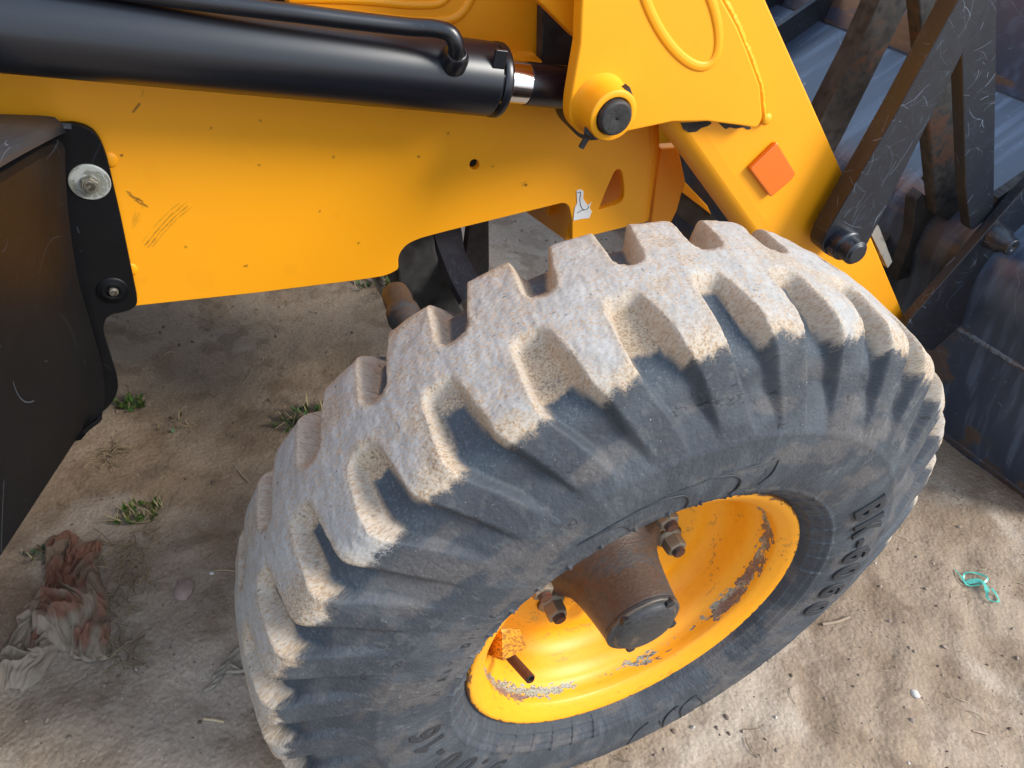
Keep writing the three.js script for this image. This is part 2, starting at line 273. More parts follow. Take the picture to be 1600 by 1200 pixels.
// engine hood behind the ram, with its pressed swage
{
  const h = group('engine_hood', loader), z = -0.645;
  mesh('side_panel', plate([[452, -260], [452, 130], [847, 130], [845, 20], [846, -260]], z, 0.4, 0.006), M.yellow, h);
  const sw = (pts, r) => { const g = tube(pts.map(([x, y]) => at(x, y, 'z', z)), r, 60, 14); const P = g.attributes.position; for (let i = 0; i < P.count; i++) P.setZ(i, z + (P.getZ(i) - z) * 0.55); g.computeVertexNormals(); return g; };
  mesh('swage', [sw([[452, 18], [520, 22], [600, 29], [670, 34], [715, 26], [738, -6], [750, -60]], 0.006), sw([[452, -2], [560, 1], [650, 8], [690, 4], [706, -14], [716, -60]], 0.005)], M.yellow, h);
  mesh('ledge', plate([[786, 90], [848, 96], [848, 110], [786, 106]], ZP - 0.006, 0.05, 0.003), M.yellow, h);
  mesh('black_grille_frame', plate([[350, -200], [454, -200], [454, 12], [446, 14], [425, 8], [350, -4]], z - 0.03, 0.02, 0.003), M.black, h);
  mesh('hood_body', new RoundedBoxGeometry(1.5, 0.62, 0.66, 3, 0.05).translate(-0.57, 1.28, -1.05), M.yellow, h);
}
// lift ram
{
  const g = group('lift_ram', loader), z = -0.53, a = at(781, 126, 'z', z), dir = at(0, 38, 'z', z).sub(a).normalize(), R = 0.0443;
  const P = (l) => a.clone().addScaledVector(dir, l);
  mesh('barrel', between(lathe([[0.026, 0], [R - 0.004, 0.001], [R - 0.001, 0.003], [R, 0.006], [R, 1.25], [0, 1.25]], 72), P(0.011), P(1)), M.ram, g);
  mesh('end_ring', between(lathe([[0.027, -0.002], [R - 0.006, -0.002], [R - 0.001, 0.001], [R + 0.0008, 0.004], [R + 0.0008, 0.011], [R - 0.002, 0.012]], 72), P(0), P(1)), M.ram, g);
  mesh('ring_tab', new RoundedBoxGeometry(0.016, 0.022, 0.006, 2, 0.0015).rotateZ(-0.1).translate(...at(781, 92, 'z', z + 0.034).toArray()), M.ram, g);
  const e = at(892, 142, 'z', z);
  mesh('rod', between(lathe([[0.0258, 0], [0.0258, 0.2]], 48), P(-0.155), P(1)), M.chrome, g);
  mesh('rod_sleeve', between(lathe([[0, 0], [0.0265, 0], [0.0268, 0.118], [0.0262, 0.1195], [0.025, 0.12]], 48), P(-0.155), P(1)), M.ram, g);
  mesh('rod_eye', zlathe([[0, z - 0.028], [0.042, z - 0.028], [0.046, z - 0.022], [0.046, z + 0.022], [0.042, z + 0.028], [0, z + 0.028]], at(925, 158, 'z', z).x, at(925, 158, 'z', z).y, 40), M.rustBlack, g);
  const zp = (x, y, zz) => at(x, y, 'z', zz);
  const pipe = [zp(40, -40, -0.515), zp(225, -10, -0.51), zp(330, 4, -0.505), zp(450, 19, -0.50), zp(560, 33, -0.497), zp(640, 42, -0.493), zp(680, 45, -0.487), zp(703, 52, -0.482), zp(712, 68, -0.48), zp(713, 84, -0.484), zp(712, 92, -0.495)];
  mesh('pressure_pipe', tube(pipe, 0.0095, 120, 16), M.ram, g);
  const pc = zp(711, 90, -0.492);
  mesh('pipe_port', between(lathe([[0.0095, 0.012], [0.011, 0.012], [0.0135, 0.009], [0.0165, 0.002], [0.017, -0.012]], 32), pc, pc.clone().add(V(0.0, 0.8, 0.6))), M.ram, g);
}
// loader arm
const ZA = -0.49;
{
  const g = group('loader_arm', loader);
  mesh('arm_beam', plate([[1080, -320], [1197, 2, 0.004], [1326, 291, 0.005], [1336, 330], [1350, 345], [1416, 502, 0.01], [1360, 585, 0.02], [1300, 520], [1203, 362], [1079, 190], [955, 18], [880, -90], [800, -320]], ZA, 0.15, 0.003), M.yellow, g);
  mesh('far_arm_beam', g.children[0].geometry.clone().translate(0, 0, -0.95), M.yellow, g);
  const a = at(955, 18, 'z', ZA), b = at(1300, 515, 'z', ZA), c = at(905, 24, 'z', -0.645), d = at(1254, 505, 'z', -0.645);
  const ab = b.clone().sub(a), inn = V(-ab.y, ab.x, 0).normalize().multiplyScalar(-1);                   // away from the beam, down and left
  mesh('lower_edge', slab((s, t) => {
    const p = a.clone().lerp(b, t), q = c.clone().lerp(d, t), R = 0.03, k = Math.min(1, s / 0.6) * Math.PI / 2;
    const r = p.clone().addScaledVector(inn, s < 0.05 ? -0.012 : R * Math.sin(k)); r.z = ZA - (s < 0.05 ? 0 : R * (1 - Math.cos(k))) + 0.0006;
    return s > 0.6 ? r.lerp(q, (s - 0.6) / 0.4) : r;
  }, 24, 10, 0.006), M.yellow, g);
  const ZC = -0.468, ck = mesh('cheek_plate', plate([[915, -330], [909, 0, 0.01], [906, 70], [889, 168, 0.02], [891, 196, 0.02], [915, 217, 0.03], [985, 205], [1050, 191], [1105, 190], [1160, 197], [1183, 201, 0.008], [1192, 186, 0.008], [1188, 135], [1168, 80], [1152, 42], [1128, -2], [1040, -330]], ZC, 0.022, 0.003), M.yellow, g);
  const wl = [[1128, -4], [1141, 20], [1152, 42], [1160, 62], [1169, 84], [1179, 110], [1187, 135], [1190, 160], [1193, 184]].map(([x, y]) => at(x, y, 'z', ZC - 0.014));
  const wg = tube(wl, 0.0052, 160, 10); { const P = wg.attributes.position; for (let i = 0; i < P.count; i++) { const n = (vn(P.getX(i) * 260, P.getY(i) * 260) - 0.5) * 0.0014; P.setXYZ(i, P.getX(i) + n, P.getY(i) + n, P.getZ(i)); } wg.computeVertexNormals(); }
  mesh('weld_bead', [wg, new THREE.SphereGeometry(0.0095, 18, 12).scale(1, 1, 0.6).translate(...at(1197, 186, 'z', ZC - 0.016).toArray())], M.yellow, g);
  // oval swage pressed into the cheek
  const ov = []; for (let i = 0; i <= 60; i++) { const t = i / 60 * Math.PI * 2, x = 66 * Math.cos(t) * 0.72, y = 112 * Math.sin(t), q = -0.42; ov.push(at(1060 + x * Math.cos(q) - y * Math.sin(q), 0 + x * Math.sin(q) + y * Math.cos(q), 'z', ZC)); }
  const og = tube(ov, 0.0065, 160, 12); { const P = og.attributes.position; for (let i = 0; i < P.count; i++) P.setZ(i, ZC + (P.getZ(i) - ZC) * 0.4); og.computeVertexNormals(); }
  mesh('oval_swage', og, M.yellow, g);
  // boss, pin and its locking bolts
  const pc = at(959, 182, 'z', -0.428);
  mesh('pin_boss', zlathe([[0.0235, -0.47], [0.0235, -0.4285], [0.0255, -0.4275], [0.031, -0.428], [0.033, -0.43], [0.0335, -0.452], [0.0352, -0.461], [0.039, -0.4685]], pc.x, pc.y, 56), M.yellow, g);
  mesh('pivot_pin', zlathe([[0, -0.4225], [0.002, -0.4225], [0.0022, -0.4195], [0.0185, -0.4195], [0.021, -0.4205], [0.0225, -0.4235], [0.0228, -0.5]], pc.x, pc.y, 48), M.dark, g);
  const lb = at(921, 208, 'z', -0.445);
  mesh('locking_bolt', [hexBolt(0.0075, 0.012).rotateY(-0.9).rotateZ(-0.9).translate(lb.x, lb.y, lb.z), between(new THREE.CylinderGeometry(0.004, 0.004, 0.02, 12), at(914, 220, 'z', -0.445), lb)], M.dark, g);
  mesh('locking_tab', new RoundedBoxGeometry(0.0075, 0.0165, 0.012, 2, 0.001).rotateZ(0.6).translate(...at(980, 144, 'z', -0.437).toArray()), M.dark, g);
  mesh('paint_loss', [plate([[1064, 192], [1110, 189], [1112, 193], [1106, 197], [1096, 200], [1088, 206], [1076, 207], [1068, 202]], ZA + 0.0008, 0.001, 0), plate([[1122, 191], [1172, 198], [1174, 201], [1168, 203], [1162, 199], [1150, 201], [1140, 199], [1134, 202], [1128, 197]], ZA + 0.0008, 0.001, 0)], M.greyBlock.clone(), g).material.color.set(0x6b625c);
  mesh('amber_reflector', plate([[1215, 223, 0.004], [1244, 271, 0.004], [1238, 281], [1205, 309, 0.004], [1172, 265, 0.004]], ZA + 0.009, 0.0088, 0.0025), M.amber, g);
  mesh('stop_block', plate([[1352, 346, 0.003], [1374, 353, 0.003], [1395, 409, 0.003], [1387, 420, 0.003]], ZA - 0.02, 0.1, 0.002), M.greyBlock, g);
  // brace on the inner side
  mesh('inner_brace', plate([[838, -60], [912, -60], [912, 72], [906, 66], [846, 6]], -0.53, 0.05, 0.003), M.yellow, g);
  mesh('inner_plate', plate([[848, 14], [915, 30], [915, 215], [896, 205], [846, 112]], -0.612, 0.02, 0.002), M.rustBlack, g);
}
// tipping linkage
{
  const g = group('tipping_linkage', loader);
  const pin = at(1322, 385, 'z', -0.42);
  mesh('outer_lever', planar(plate([[1282, 392, 0.02], [1291, 366], [1402, 175], [1500, -4], [1590, -170], [1660, -170], [1546, 0], [1503, 86], [1386, 322], [1346, 400, 0.03], [1310, 408, 0.03]], -0.437, 0.034, 0.002), 2.2), M.link, g);
  mesh('outer_link', planar(plate([[1490, -170], [1557, -170], [1558, 0], [1553, 335, 0.02], [1517, 362, 0.01], [1509, 300], [1503, 86]], -0.476, 0.026, 0.002), 2.2), M.link, g);
  mesh('inner_lever', planar(plate([[1262, 230], [1285, 182], [1340, 76], [1376, -4], [1450, -150], [1500, -150], [1424, 0], [1396, 56], [1311, 226], [1290, 262]], -0.66, 0.04, 0.002), 1.4), M.rustBlack, g);
  const il = [at(1438, -60, 'z', -0.6), at(1486, 350, 'z', -0.58)];
  mesh('inner_link', planar(plate([[1428, -60], [1486, -60], [1500, 40], [1508, 120], [1516, 362], [1462, 335], [1447, 172], [1440, 75]], -0.57, 0.03, 0.006), 1.7), M.rustBlack, g);
  mesh('link_foot', plate([[1430, 315, 0.006], [1442, 302, 0.004], [1460, 318], [1468, 340], [1512, 352], [1535, 338, 0.01], [1552, 345, 0.01], [1520, 385], [1470, 420], [1400, 440], [1425, 370]], -0.60, 0.03, 0.003), M.rustBlack, g);
  mesh('lever_pin', zlathe([[0, -0.392], [0.0155, -0.392], [0.017, -0.394], [0.0172, -0.3965], [0.0205, -0.3965], [0.0215, -0.399], [0.0215, -0.416], [0.026, -0.418], [0.0275, -0.422], [0.0275, -0.445]], pin.x + 0.002, pin.y, 40), M.link, g);
  const hb = at(1300, 388, 'z', -0.43); mesh('retaining_bolt', hexBolt(0.0085, 0.012).translate(hb.x, hb.y, hb.z - 0.004), M.rust, g);
}
// bucket seen from behind
{
  const g = group('bucket', loader);
  const prof = curve([[1.285, -0.03], [1.215, 0.12], [1.165, 0.26], [1.12, 0.38], [1.085, 0.46], [1.08, 0.52], [1.115, 0.585], [1.20, 0.66], [1.31, 0.742]].map(([x, y]) => V(x, y, 0)));
  const w = V(0.14, 0.03, 0.985), base = (p, z) => V(p.x, p.y, -0.45).addScaledVector(w, z + 0.45);
  const back = slab((s, t) => base(prof.getPoint(1 - t), -2.2 + 2.06 * s), 40, 60, 0.012);
  { const P = back.attributes.position, u = back.attributes.uv; for (let i = 0; i < P.count; i++) u.setXY(i, P.getZ(i) * 0.9, P.getY(i) * 0.9); }
  M.bucket = new THREE.MeshPhysicalMaterial({ map: tex(1024, 1024, (u, v) => {
    const y = v / 0.9, n = fbm(u * 14, v * 14, 5), f = fbm(u * 70, v * 9, 3), k = sm(0.50, 0.60, n + 0.5 * (0.2 - y));      // bare brown wear low on the back, sky reflection tinted into black paint above
    let c = mixc(mixc(S(46, 58, 78), S(72, 88, 110), sm(0.45, 0.8, f)), mixc(S(70, 60, 57), S(92, 74, 64), fbm(u * 40, v * 40, 3)), k * sm(0.36, 0.2, y));
    if (vn(u * 170, v * 170) > 0.955) c = mixc(c, S(140, 144, 150), 0.4);
    const sc = Math.abs(fbm(u * 16 + v * 7, v * 16, 2) - 0.5); if (sc < 0.0035 && n > 0.5) c = mixc(c, S(150, 154, 160), 0.35);
    return c;
  }), roughness: 0.3, ior: 1.8 });
  mesh('back_plate', back, M.bucket, g);
  mesh('floor_plate', slab((s, t) => base(V(1.25 + 0.75 * t, 0.03 - 0.02 * t, 0), -2.2 + 2.06 * s), 6, 4, 0.02), M.bucket, g);
  { const sh = new THREE.Shape(); [[1.26, 0.01], [2.0, 0.0], [2.0, 0.05], [1.75, 0.5], [1.38, 1.09], [1.3, 0.74], [1.085, 0.5], [1.165, 0.26]].forEach(([x, y], i) => sh[i ? 'lineTo' : 'moveTo'](x, y));
    const e = new THREE.ExtrudeGeometry(sh, { depth: 0.02, bevelEnabled: false }); e.rotateY(Math.atan2(0.14, 0.985)); const o = base(V(0, 0, 0), -0.14), k = V(Math.cos(0.1413), 0, -Math.sin(0.1413)); e.translate(o.x + (1 - k.x) * 1.3, 0, o.z - k.z * 1.3); mesh('end_plate', e, M.bucket, g); }
  const topw = slab((s, t) => base(V(1.322 + 0.05 * t, 0.742 + 0.36 * t, 0), -2.2 + 2.06 * s).add(V(0, 0.004, 0)), 10, 6, 0.012);
  mesh('upper_wall', topw, M.bucket, g);
  mesh('lip_bead', [tube([base(V(1.31, 0.748, 0), -2.2), base(V(1.31, 0.748, 0), -1), base(V(1.31, 0.748, 0), -0.14)], 0.007, 20, 8)], M.link, g);
  const lp = V(1.3, 0.9, 0);
  mesh('top_tube', [tube([base(V(1.38, 1.10, 0), -2.2), base(V(1.38, 1.10, 0), -1), base(V(1.38, 1.10, 0), -0.14)], 0.05, 20, 20)], M.link, g);
  // hinge plates
  mesh('hinge_plate', planar(plate([[1411, 517, 0.01], [1424, 497], [1600, 296], [1660, 230], [1720, 330], [1620, 400], [1458, 548], [1440, 545]], -0.455, 0.02, 0.002), 2), M.link, g);
  mesh('hinge_plate', plate([[1330, 470], [1350, 420], [1430, 318], [1470, 250], [1600, 400], [1500, 560], [1430, 600]], -0.665, 0.02, 0.002), M.rustBlack, g);
  const bp = at(1556, 370, 'z', -0.45);
  mesh('hinge_pin', zlathe([[0.006, -0.412], [0.0075, -0.408], [0.015, -0.408], [0.017, -0.411], [0.017, -0.425], [0.024, -0.43], [0.027, -0.455]], bp.x, bp.y, 36), M.link, g);
  mesh('pin_end', zlathe([[0, -0.413], [0.0065, -0.413], [0.007, -0.42]], bp.x, bp.y, 24), M.zinc, g);
  // weld seam of the lower wear plate
  const n = V(-0.86, -0.4, 0).normalize(), sp = base(prof.getPoint(0.37), 0);
  const s0 = V(1.166, 0.262, 0), seam = []; for (let i = 0; i <= 30; i++) seam.push(base(prof.getPoint(0.33), -0.54 + i * 0.0128).addScaledVector(n, 0.007));
  const sg = tube(seam, 0.009, 160, 8); { const P = sg.attributes.position; for (let i = 0; i < P.count; i++) { const k = (vn(P.getZ(i) * 240, P.getY(i) * 240) - 0.5) * 0.004; P.setXYZ(i, P.getX(i) + k, P.getY(i) + k, P.getZ(i)); } sg.computeVertexNormals(); }
  mesh('weld_seam', sg, new THREE.MeshStandardMaterial({ map: rustMix(S(92, 104, 118), S(96, 76, 62), 0.55, 12), roughness: 0.5 }), g);
  // ribs on the back, left of the linkage and right of it
  mesh('rib', slab((s, t) => base(V(1.125 + 0.2 * s, 0.6 + 0.14 * s + 0.10 * t, 0), -1.27), 6, 3, 0.014), M.link, g);
  mesh('rib', slab((s, t) => base(V(1.125 + 0.2 * s, 0.6 + 0.14 * s + 0.10 * t, 0), -1.42), 6, 3, 0.014), M.link, g);
  mesh('rib', slab((s, t) => base(V(1.10 + 0.2 * s, 0.575 + 0.15 * s + 0.05 * t, 0), -0.52), 6, 3, 0.02), M.dark, g);
}
// black step and fender at the left
{
  const g = group('step_fender', loader), zf = ZP + 0.012;
  mesh('mounting_flange', planar(plate([[86, 195], [120, 193, 0.02], [150, 206, 0.02], [166, 240, 0.02], [190, 345], [214, 462], [215, 478, 0.012], [198, 488, 0.012], [168, 492, 0.016], [160, 515, 0.016], [184, 592, 0.012], [185, 612, 0.02], [172, 636, 0.02], [128, 668], [100, 668], [80, 300]], zf, 0.009, 0.0015), 1.6), M.fender, g);
  const top = at(92, 205, 'z', zf), bot = at(160, 640, 'z', zf), n = bot.clone().sub(top).cross(V(-0.22, 0, 1)).normalize();
  const Q = (x, y) => atPlane(x, y, top, n);
  // side panel: left edge beyond the frame, bottom edge slanting down to the left
  const bendT = [[88, 200], [86, 250], [91, 330], [106, 430], [132, 520], [150, 590], [150, 640], [138, 658]].map(([x, y]) => Q(x, y)), leftT = [[-190, 365], [-190, 420], [-190, 500], [-190, 600], [-190, 720], [-190, 900], [-190, 1080], [-190, 1160]].map(([x, y]) => Q(x, y));
  const cb = curve(bendT), cl = curve(leftT);
  const pg = slab((s, t) => {
    const p = cb.getPoint(t).lerp(cl.getPoint(t), s), e = 0.05;      // rounded bend into the flange and rolled top
    const k = Math.max(0, 1 - s / 0.09); p.addScaledVector(n, 0); p.x += 0.010 * k * k; p.z -= 0;
    const q = Math.max(0, 1 - t / 0.1); p.x -= 0.05 * q * q; p.y += 0.008 * q; return p;
  }, 60, 40, 0.006);
  mesh('side_panel', planar(pg, 1.6), M.fender, g);
  // tread plate on top, its front edge rolled down into the panel
  const edge = curve([[112, 197], [88, 203], [52, 220], [0, 247], [-90, 300], [-190, 362]].map(([x, y]) => Q(x, y))), y0 = top.y;
  const bk = curve([[112, 196], [88, 193.5], [52, 191.5], [0, 190], [-90, 187], [-190, 184]].map(([x, y]) => at(x, y, 'z', zf)));
  mesh('step_tread', slab((s, t) => { const p = edge.getPoint(s), q = bk.getPoint(s), k = Math.min(1, t / 0.12); const r = p.clone().lerp(q, Math.max(0, t - 0.05) / 0.95); r.y += 0.006 * (k * (2 - k)) - 0.004; return r; }, 40, 24, 0.006), new THREE.MeshStandardMaterial({ map: scratch(160, '#2b2e33', 0.9, 53, '70,72,76', 1.6), roughness: 0.5 }), g);
  const p1 = at(140, 284, 'z', zf), p2 = at(176, 454, 'z', zf);
  mesh('washer', zlathe([[0.0075, 0.003], [0.0215, 0.003], [0.0228, 0.002], [0.0228, -0.001]], p1.x, p1.y, 40).translate(0, 0, zf), M.zinc, g);
  mesh('bolt', [hexBolt(0.0105, 0.008).translate(p1.x, p1.y, zf + 0.003), zlathe([[0, 0.0125], [0.006, 0.0125], [0.0068, 0.011], [0.0068, 0]], p1.x, p1.y, 16).translate(0, 0, zf)], M.steel, g);
  mesh('grommet', zlathe([[0.008, 0.001], [0.0085, 0.004], [0.013, 0.004], [0.0155, 0.001], [0.0185, 0.0025], [0.0205, -0.001]], p2.x, p2.y, 36).translate(0, 0, zf), M.fender, g);
  mesh('bolt', zlathe([[0, 0.007], [0.0045, 0.007], [0.006, 0.005], [0.006, -0.002]], p2.x + 0.001, p2.y, 20).translate(0, 0, zf), M.steel, g);
}
// front axle, knuckle and steering joint seen through the cut-out
{
  const g = group('front_axle', loader);
  const beam = curve([V(0.0, 0.36, -1.03), V(0.0, 0.36, -0.8), V(0, 0.36, -0.6), V(0, 0.38, -0.42), V(0, 0.41, -0.25)]);
  mesh('axle_beam', grid(40, 24, (s, t) => { const p = beam.getPoint(s), a = t * Math.PI * 2, k = Math.pow(Math.abs(Math.cos(a)), 0.5) * Math.sign(Math.cos(a)), m = Math.pow(Math.abs(Math.sin(a)), 0.5) * Math.sign(Math.sin(a)); return V(p.x + 0.05 * k, p.y + 0.06 * m, p.z); }), M.dark, g);
  mesh('pivot_bracket', plate([[610, 340], [676, 340], [683, 400, 0.01], [704, 440, 0.01], [728, 490], [740, 560], [660, 560], [625, 470]], -0.64, 0.03, 0.006), M.dark, g);
  mesh('spring_plate', slab((s, t) => { const c = curve([at(672, 330, 'z', -0.66), at(680, 372, 'z', -0.655), at(690, 400, 'z', -0.64), at(706, 440, 'z', -0.60), at(722, 470, 'z', -0.56)]), p = c.getPoint(t), q = curve([at(712, 320, 'z', -0.70), at(722, 365, 'z', -0.695), at(726, 390, 'z', -0.68), at(744, 425, 'z', -0.645), at(762, 450, 'z', -0.61)]).getPoint(t); return q.lerp(p, s); }, 10, 30, 0.01), M.link, g);
  mesh('frame_bracket', plate([[736, 330], [764, 325], [765, 420, 0.01], [758, 445], [728, 450], [724, 420]], -0.80, 0.02, 0.003), M.rustBlack, g);
  const a = at(619, 462, 'z', -0.44), b = at(636, 505, 'z', -0.38);
  mesh('steering_joint', between(lathe([[0, -0.016], [0.012, -0.014], [0.018, -0.006], [0.0195, 0.01], [0.018, 0.03], [0.022, 0.036], [0.0225, 0.05], [0.018, 0.053], [0.0205, 0.06], [0.0145, 0.064], [0.011, 0.10], [0, 0.10]], 32), a, b), M.hub, g);
  mesh('steering_rod', between(new THREE.CylinderGeometry(0.007, 0.007, 0.34, 20).translate(0, 0.17, 0), at(606, 468, 'z', -0.56), at(588, 434, 'z', -0.72)), M.steel, g);
}
// rest of the machine beyond the frame: cab, rear wheels, far front wheel
{
  const cab = group('cab', loader);
  mesh('cab_shell', new RoundedBoxGeometry(1.5, 0.75, 1.25, 3, 0.05).translate(-2.25, 0.95, -1.03), M.yellow, cab);
  for (const [x, z] of [[-1.55, -0.42], [-1.55, -1.64], [-2.95, -0.42], [-2.95, -1.64]]) mesh('cab_pillar', new RoundedBoxGeometry(0.09, 1.3, 0.09, 2, 0.02).translate(x, 1.95, z), M.black, cab);
  mesh('rear_wheel', lathe([[0.26, -0.18], [0.34, -0.21], [0.5, -0.22], [0.66, -0.2], [0.7, -0.15], [0.71, 0], [0.7, 0.15], [0.66, 0.2], [0.5, 0.22], [0.34, 0.21], [0.26, 0.18]], 64).rotateX(Math.PI / 2).translate(-2.17, 0.70, -0.2), M.fender, cab);
  const tyreG = (R, w, x, z) => lathe([[R * 0.45, -w * 0.4], [R * 0.5, -w * 0.47], [R * 0.72, -w * 0.5], [R * 0.93, -w * 0.46], [R * 0.99, -w * 0.36], [R, 0], [R * 0.99, w * 0.36], [R * 0.93, w * 0.46], [R * 0.72, w * 0.5], [R * 0.5, w * 0.47], [R * 0.45, w * 0.4]], 64).rotateX(Math.PI / 2).translate(x, R - 0.01, z);
  mesh('rear_wheel', tyreG(0.71, 0.44, -2.17, -1.86), M.fender, cab);
  mesh('far_front_wheel', [tyreG(0.44, 0.25, 0, -1.96), new THREE.CylinderGeometry(0.2, 0.2, 0.1, 48).rotateX(Math.PI / 2).translate(0, 0.43, -1.96)], M.fender, cab);
  mesh('side_shade_block', new RoundedBoxGeometry(0.95, 0.55, 0.48, 4, 0.06).translate(-1.2, 0.62, -0.33), M.fender, cab);  // unseen block added to keep low sky light off the left ground
  mesh('far_shade_block', new RoundedBoxGeometry(1.1, 0.6, 0.45, 4, 0.06).translate(-1.1, 0.62, -1.72), M.fender, cab);  // added out of view to cut sky light from the far side
  mesh('cab_roof', new RoundedBoxGeometry(1.65, 0.14, 1.4, 3, 0.06).translate(-2.25, 2.66, -1.03), M.yellow, cab);
}

// ---------------------------------------------------------------- front wheel
const WC = V(0, 0.43, -0.1034), NL = 32, PITCHA = 2 * Math.PI / NL;
// cross-section of the tyre from the near bead over the crown to the far bead: [z from the middle, radius] on the lugs and in the grooves
const half = [[.090, .200, .090, .200], [.098, .216, .098, .216], [.104, .225, .104, .225], [.1145, .2305, .1145, .2305], [.1190, .2375, .1190, .2375], [.1265, .2505, .1265, .2505], [.1308, .270, .1308, .270], [.1325, .292, .1325, .292], [.1322, .312, .1322, .312], [.1298, .330, .1296, .330], [.1255, .348, .1228, .347], [.1205, .364, .1145, .361], [.1150, .381, .1058, .3735], [.1092, .398, .1008, .389], [.1035, .415, .0932, .4], [.0965, .4285, .0842, .409], [.087, .4350, .0745, .414], [.07, .4385, .061, .418], [.05, .4405, .045, .4215], [.028, .4425, .0265, .4245], [0, .4435, 0, .4255]];
const full = [...half, ...half.slice(0, -1).reverse().map(([a, b, c, d]) => { const k = 1 - 0.13 * sm(0.34, 0.41, b) * sm(0.0, 0.05, a); return [-a * k, b, -c * k, d]; })];
const cOut = new THREE.CatmullRomCurve3(full.map((p) => V(p[0], p[1], 0)), false, 'centripetal'), cIn = new THREE.CatmullRomCurve3(full.map((p) => V(p[2], p[3], 0)), false, 'centripetal');
const NS = 190, NT = 1536, secO = [], secI = [];
for (let j = 0; j <= NS; j++) { secO.push(cOut.getPoint(j / NS)); secI.push(cIn.getPoint(j / NS)); }
const secAt = (sec, s) => { const f = Math.min(NS - 1e-6, s * NS), i = Math.floor(f), t = f - i; return [mix(sec[i].x, sec[i + 1].x, t), mix(sec[i].y, sec[i + 1].y, t)]; };
const wrapA = (a) => { a = (a + PITCHA / 2) / PITCHA; return (a - Math.floor(a) - 0.5) * PITCHA; };
const NEAR0 = 114.3 * Math.PI / 180, FAR0 = 110.0 * Math.PI / 180;
function groove(th, z, r) {            // -> [depth 0..1, signed distance to the groove edge in m (+ inside), groove number]
  const near = z > 0 || r < 0.4 && z > 0, za = Math.abs(z);
  const skew = near ? -Math.max(0, 0.432 - r) * 0.42 / 0.4 : -0.035 * sm(0.01, 0.1, za) - Math.max(0, 0.432 - r) * 0.3 / 0.4;
  const c0 = (near ? NEAR0 : FAR0) + skew, d = Math.abs(wrapA(th - c0)) * r, num = Math.round((th - c0) / PITCHA);
  const jit = (hash(num & 31, near ? 3 : 9) - 0.5);
  const hw = mix(near ? 0.0172 : 0.0158, near ? 0.0222 : 0.0195, sm(0.025, 0.09, za)) - 0.004 * sm(0.42, 0.36, r) + jit * 0.002;
  const zi = near ? 0.025 + jit * 0.006 : 0.011 + jit * 0.004;
  const rad = near ? 0.012 : 0.015, qx = d - (hw - rad), qy = (zi + rad) - za;
  const sd = -(Math.hypot(Math.max(qx, 0), Math.max(qy, 0)) + Math.min(Math.max(qx, qy), 0) - rad);
  const wall = near ? mix(0.0075, 0.0062, sm(0.03, 0.08, za)) : 0.006;
  let dep = sm(-0.002, wall, sd) * mix(0.80, 1, sm(zi, zi + 0.045, za));
  return [dep, sd, num, near, zi];
}
const sNear = []; { let L = 0; for (let j = 0; j <= NS; j++) { if (j) L += Math.hypot(secO[j].x - secO[j - 1].x, secO[j].y - secO[j - 1].y); sNear.push(L); } }
const LT = sNear[NS];
function tyrePoint(th, j) {
  const o = secO[j], i = secI[j], [dep] = groove(th, o.x, o.y);
  const dk = dep * (1 - 0.42 * sm(0.425, 0.395, o.y) * sm(2.15, 2.75, th)); let z = mix(o.x, i.x, dk), r = mix(o.y, i.y, dk);
  const worn = (fbm(th * 22 + 50, j * 0.11, 3) - 0.5) * 0.003 + (fbm(th * 90, j * 0.4, 2) - 0.5) * 0.0010;    // worn, uneven rubber
  const sg = Math.sign(z), tread = sm(0.34, 0.40, o.y);
  r += worn * tread; z += sg * worn * (1 - tread) * 0.5;
  if (tread < 1) {                                                      // moulded rings, ticks and ridges on the sidewall
    const rc = o.y;
    let e = 0.0016 * Math.exp(-Math.pow((rc - 0.330) / 0.0022, 2)) + 0.0022 * Math.exp(-Math.pow((rc - 0.248) / 0.0012, 2)) + 0.0022 * Math.exp(-Math.pow((rc - 0.2405) / 0.0012, 2)) - 0.0016 * Math.exp(-Math.pow((rc - 0.2325) / 0.0016, 2));
    const tk = (th / (Math.PI * 2) * 44) % 1, td = Math.abs(tk - 0.5) / 44 * 2 * Math.PI * rc;
    if (rc > 0.226 && rc < 0.253) e += 0.003 * Math.exp(-Math.pow(td / 0.0012, 2));
    z += sg * e;
  }
  return [r, z];
}
const wheel = group('front_wheel', loader); wheel.position.copy(WC);
const U = (th) => (th + Math.PI / 2) / Math.PI;
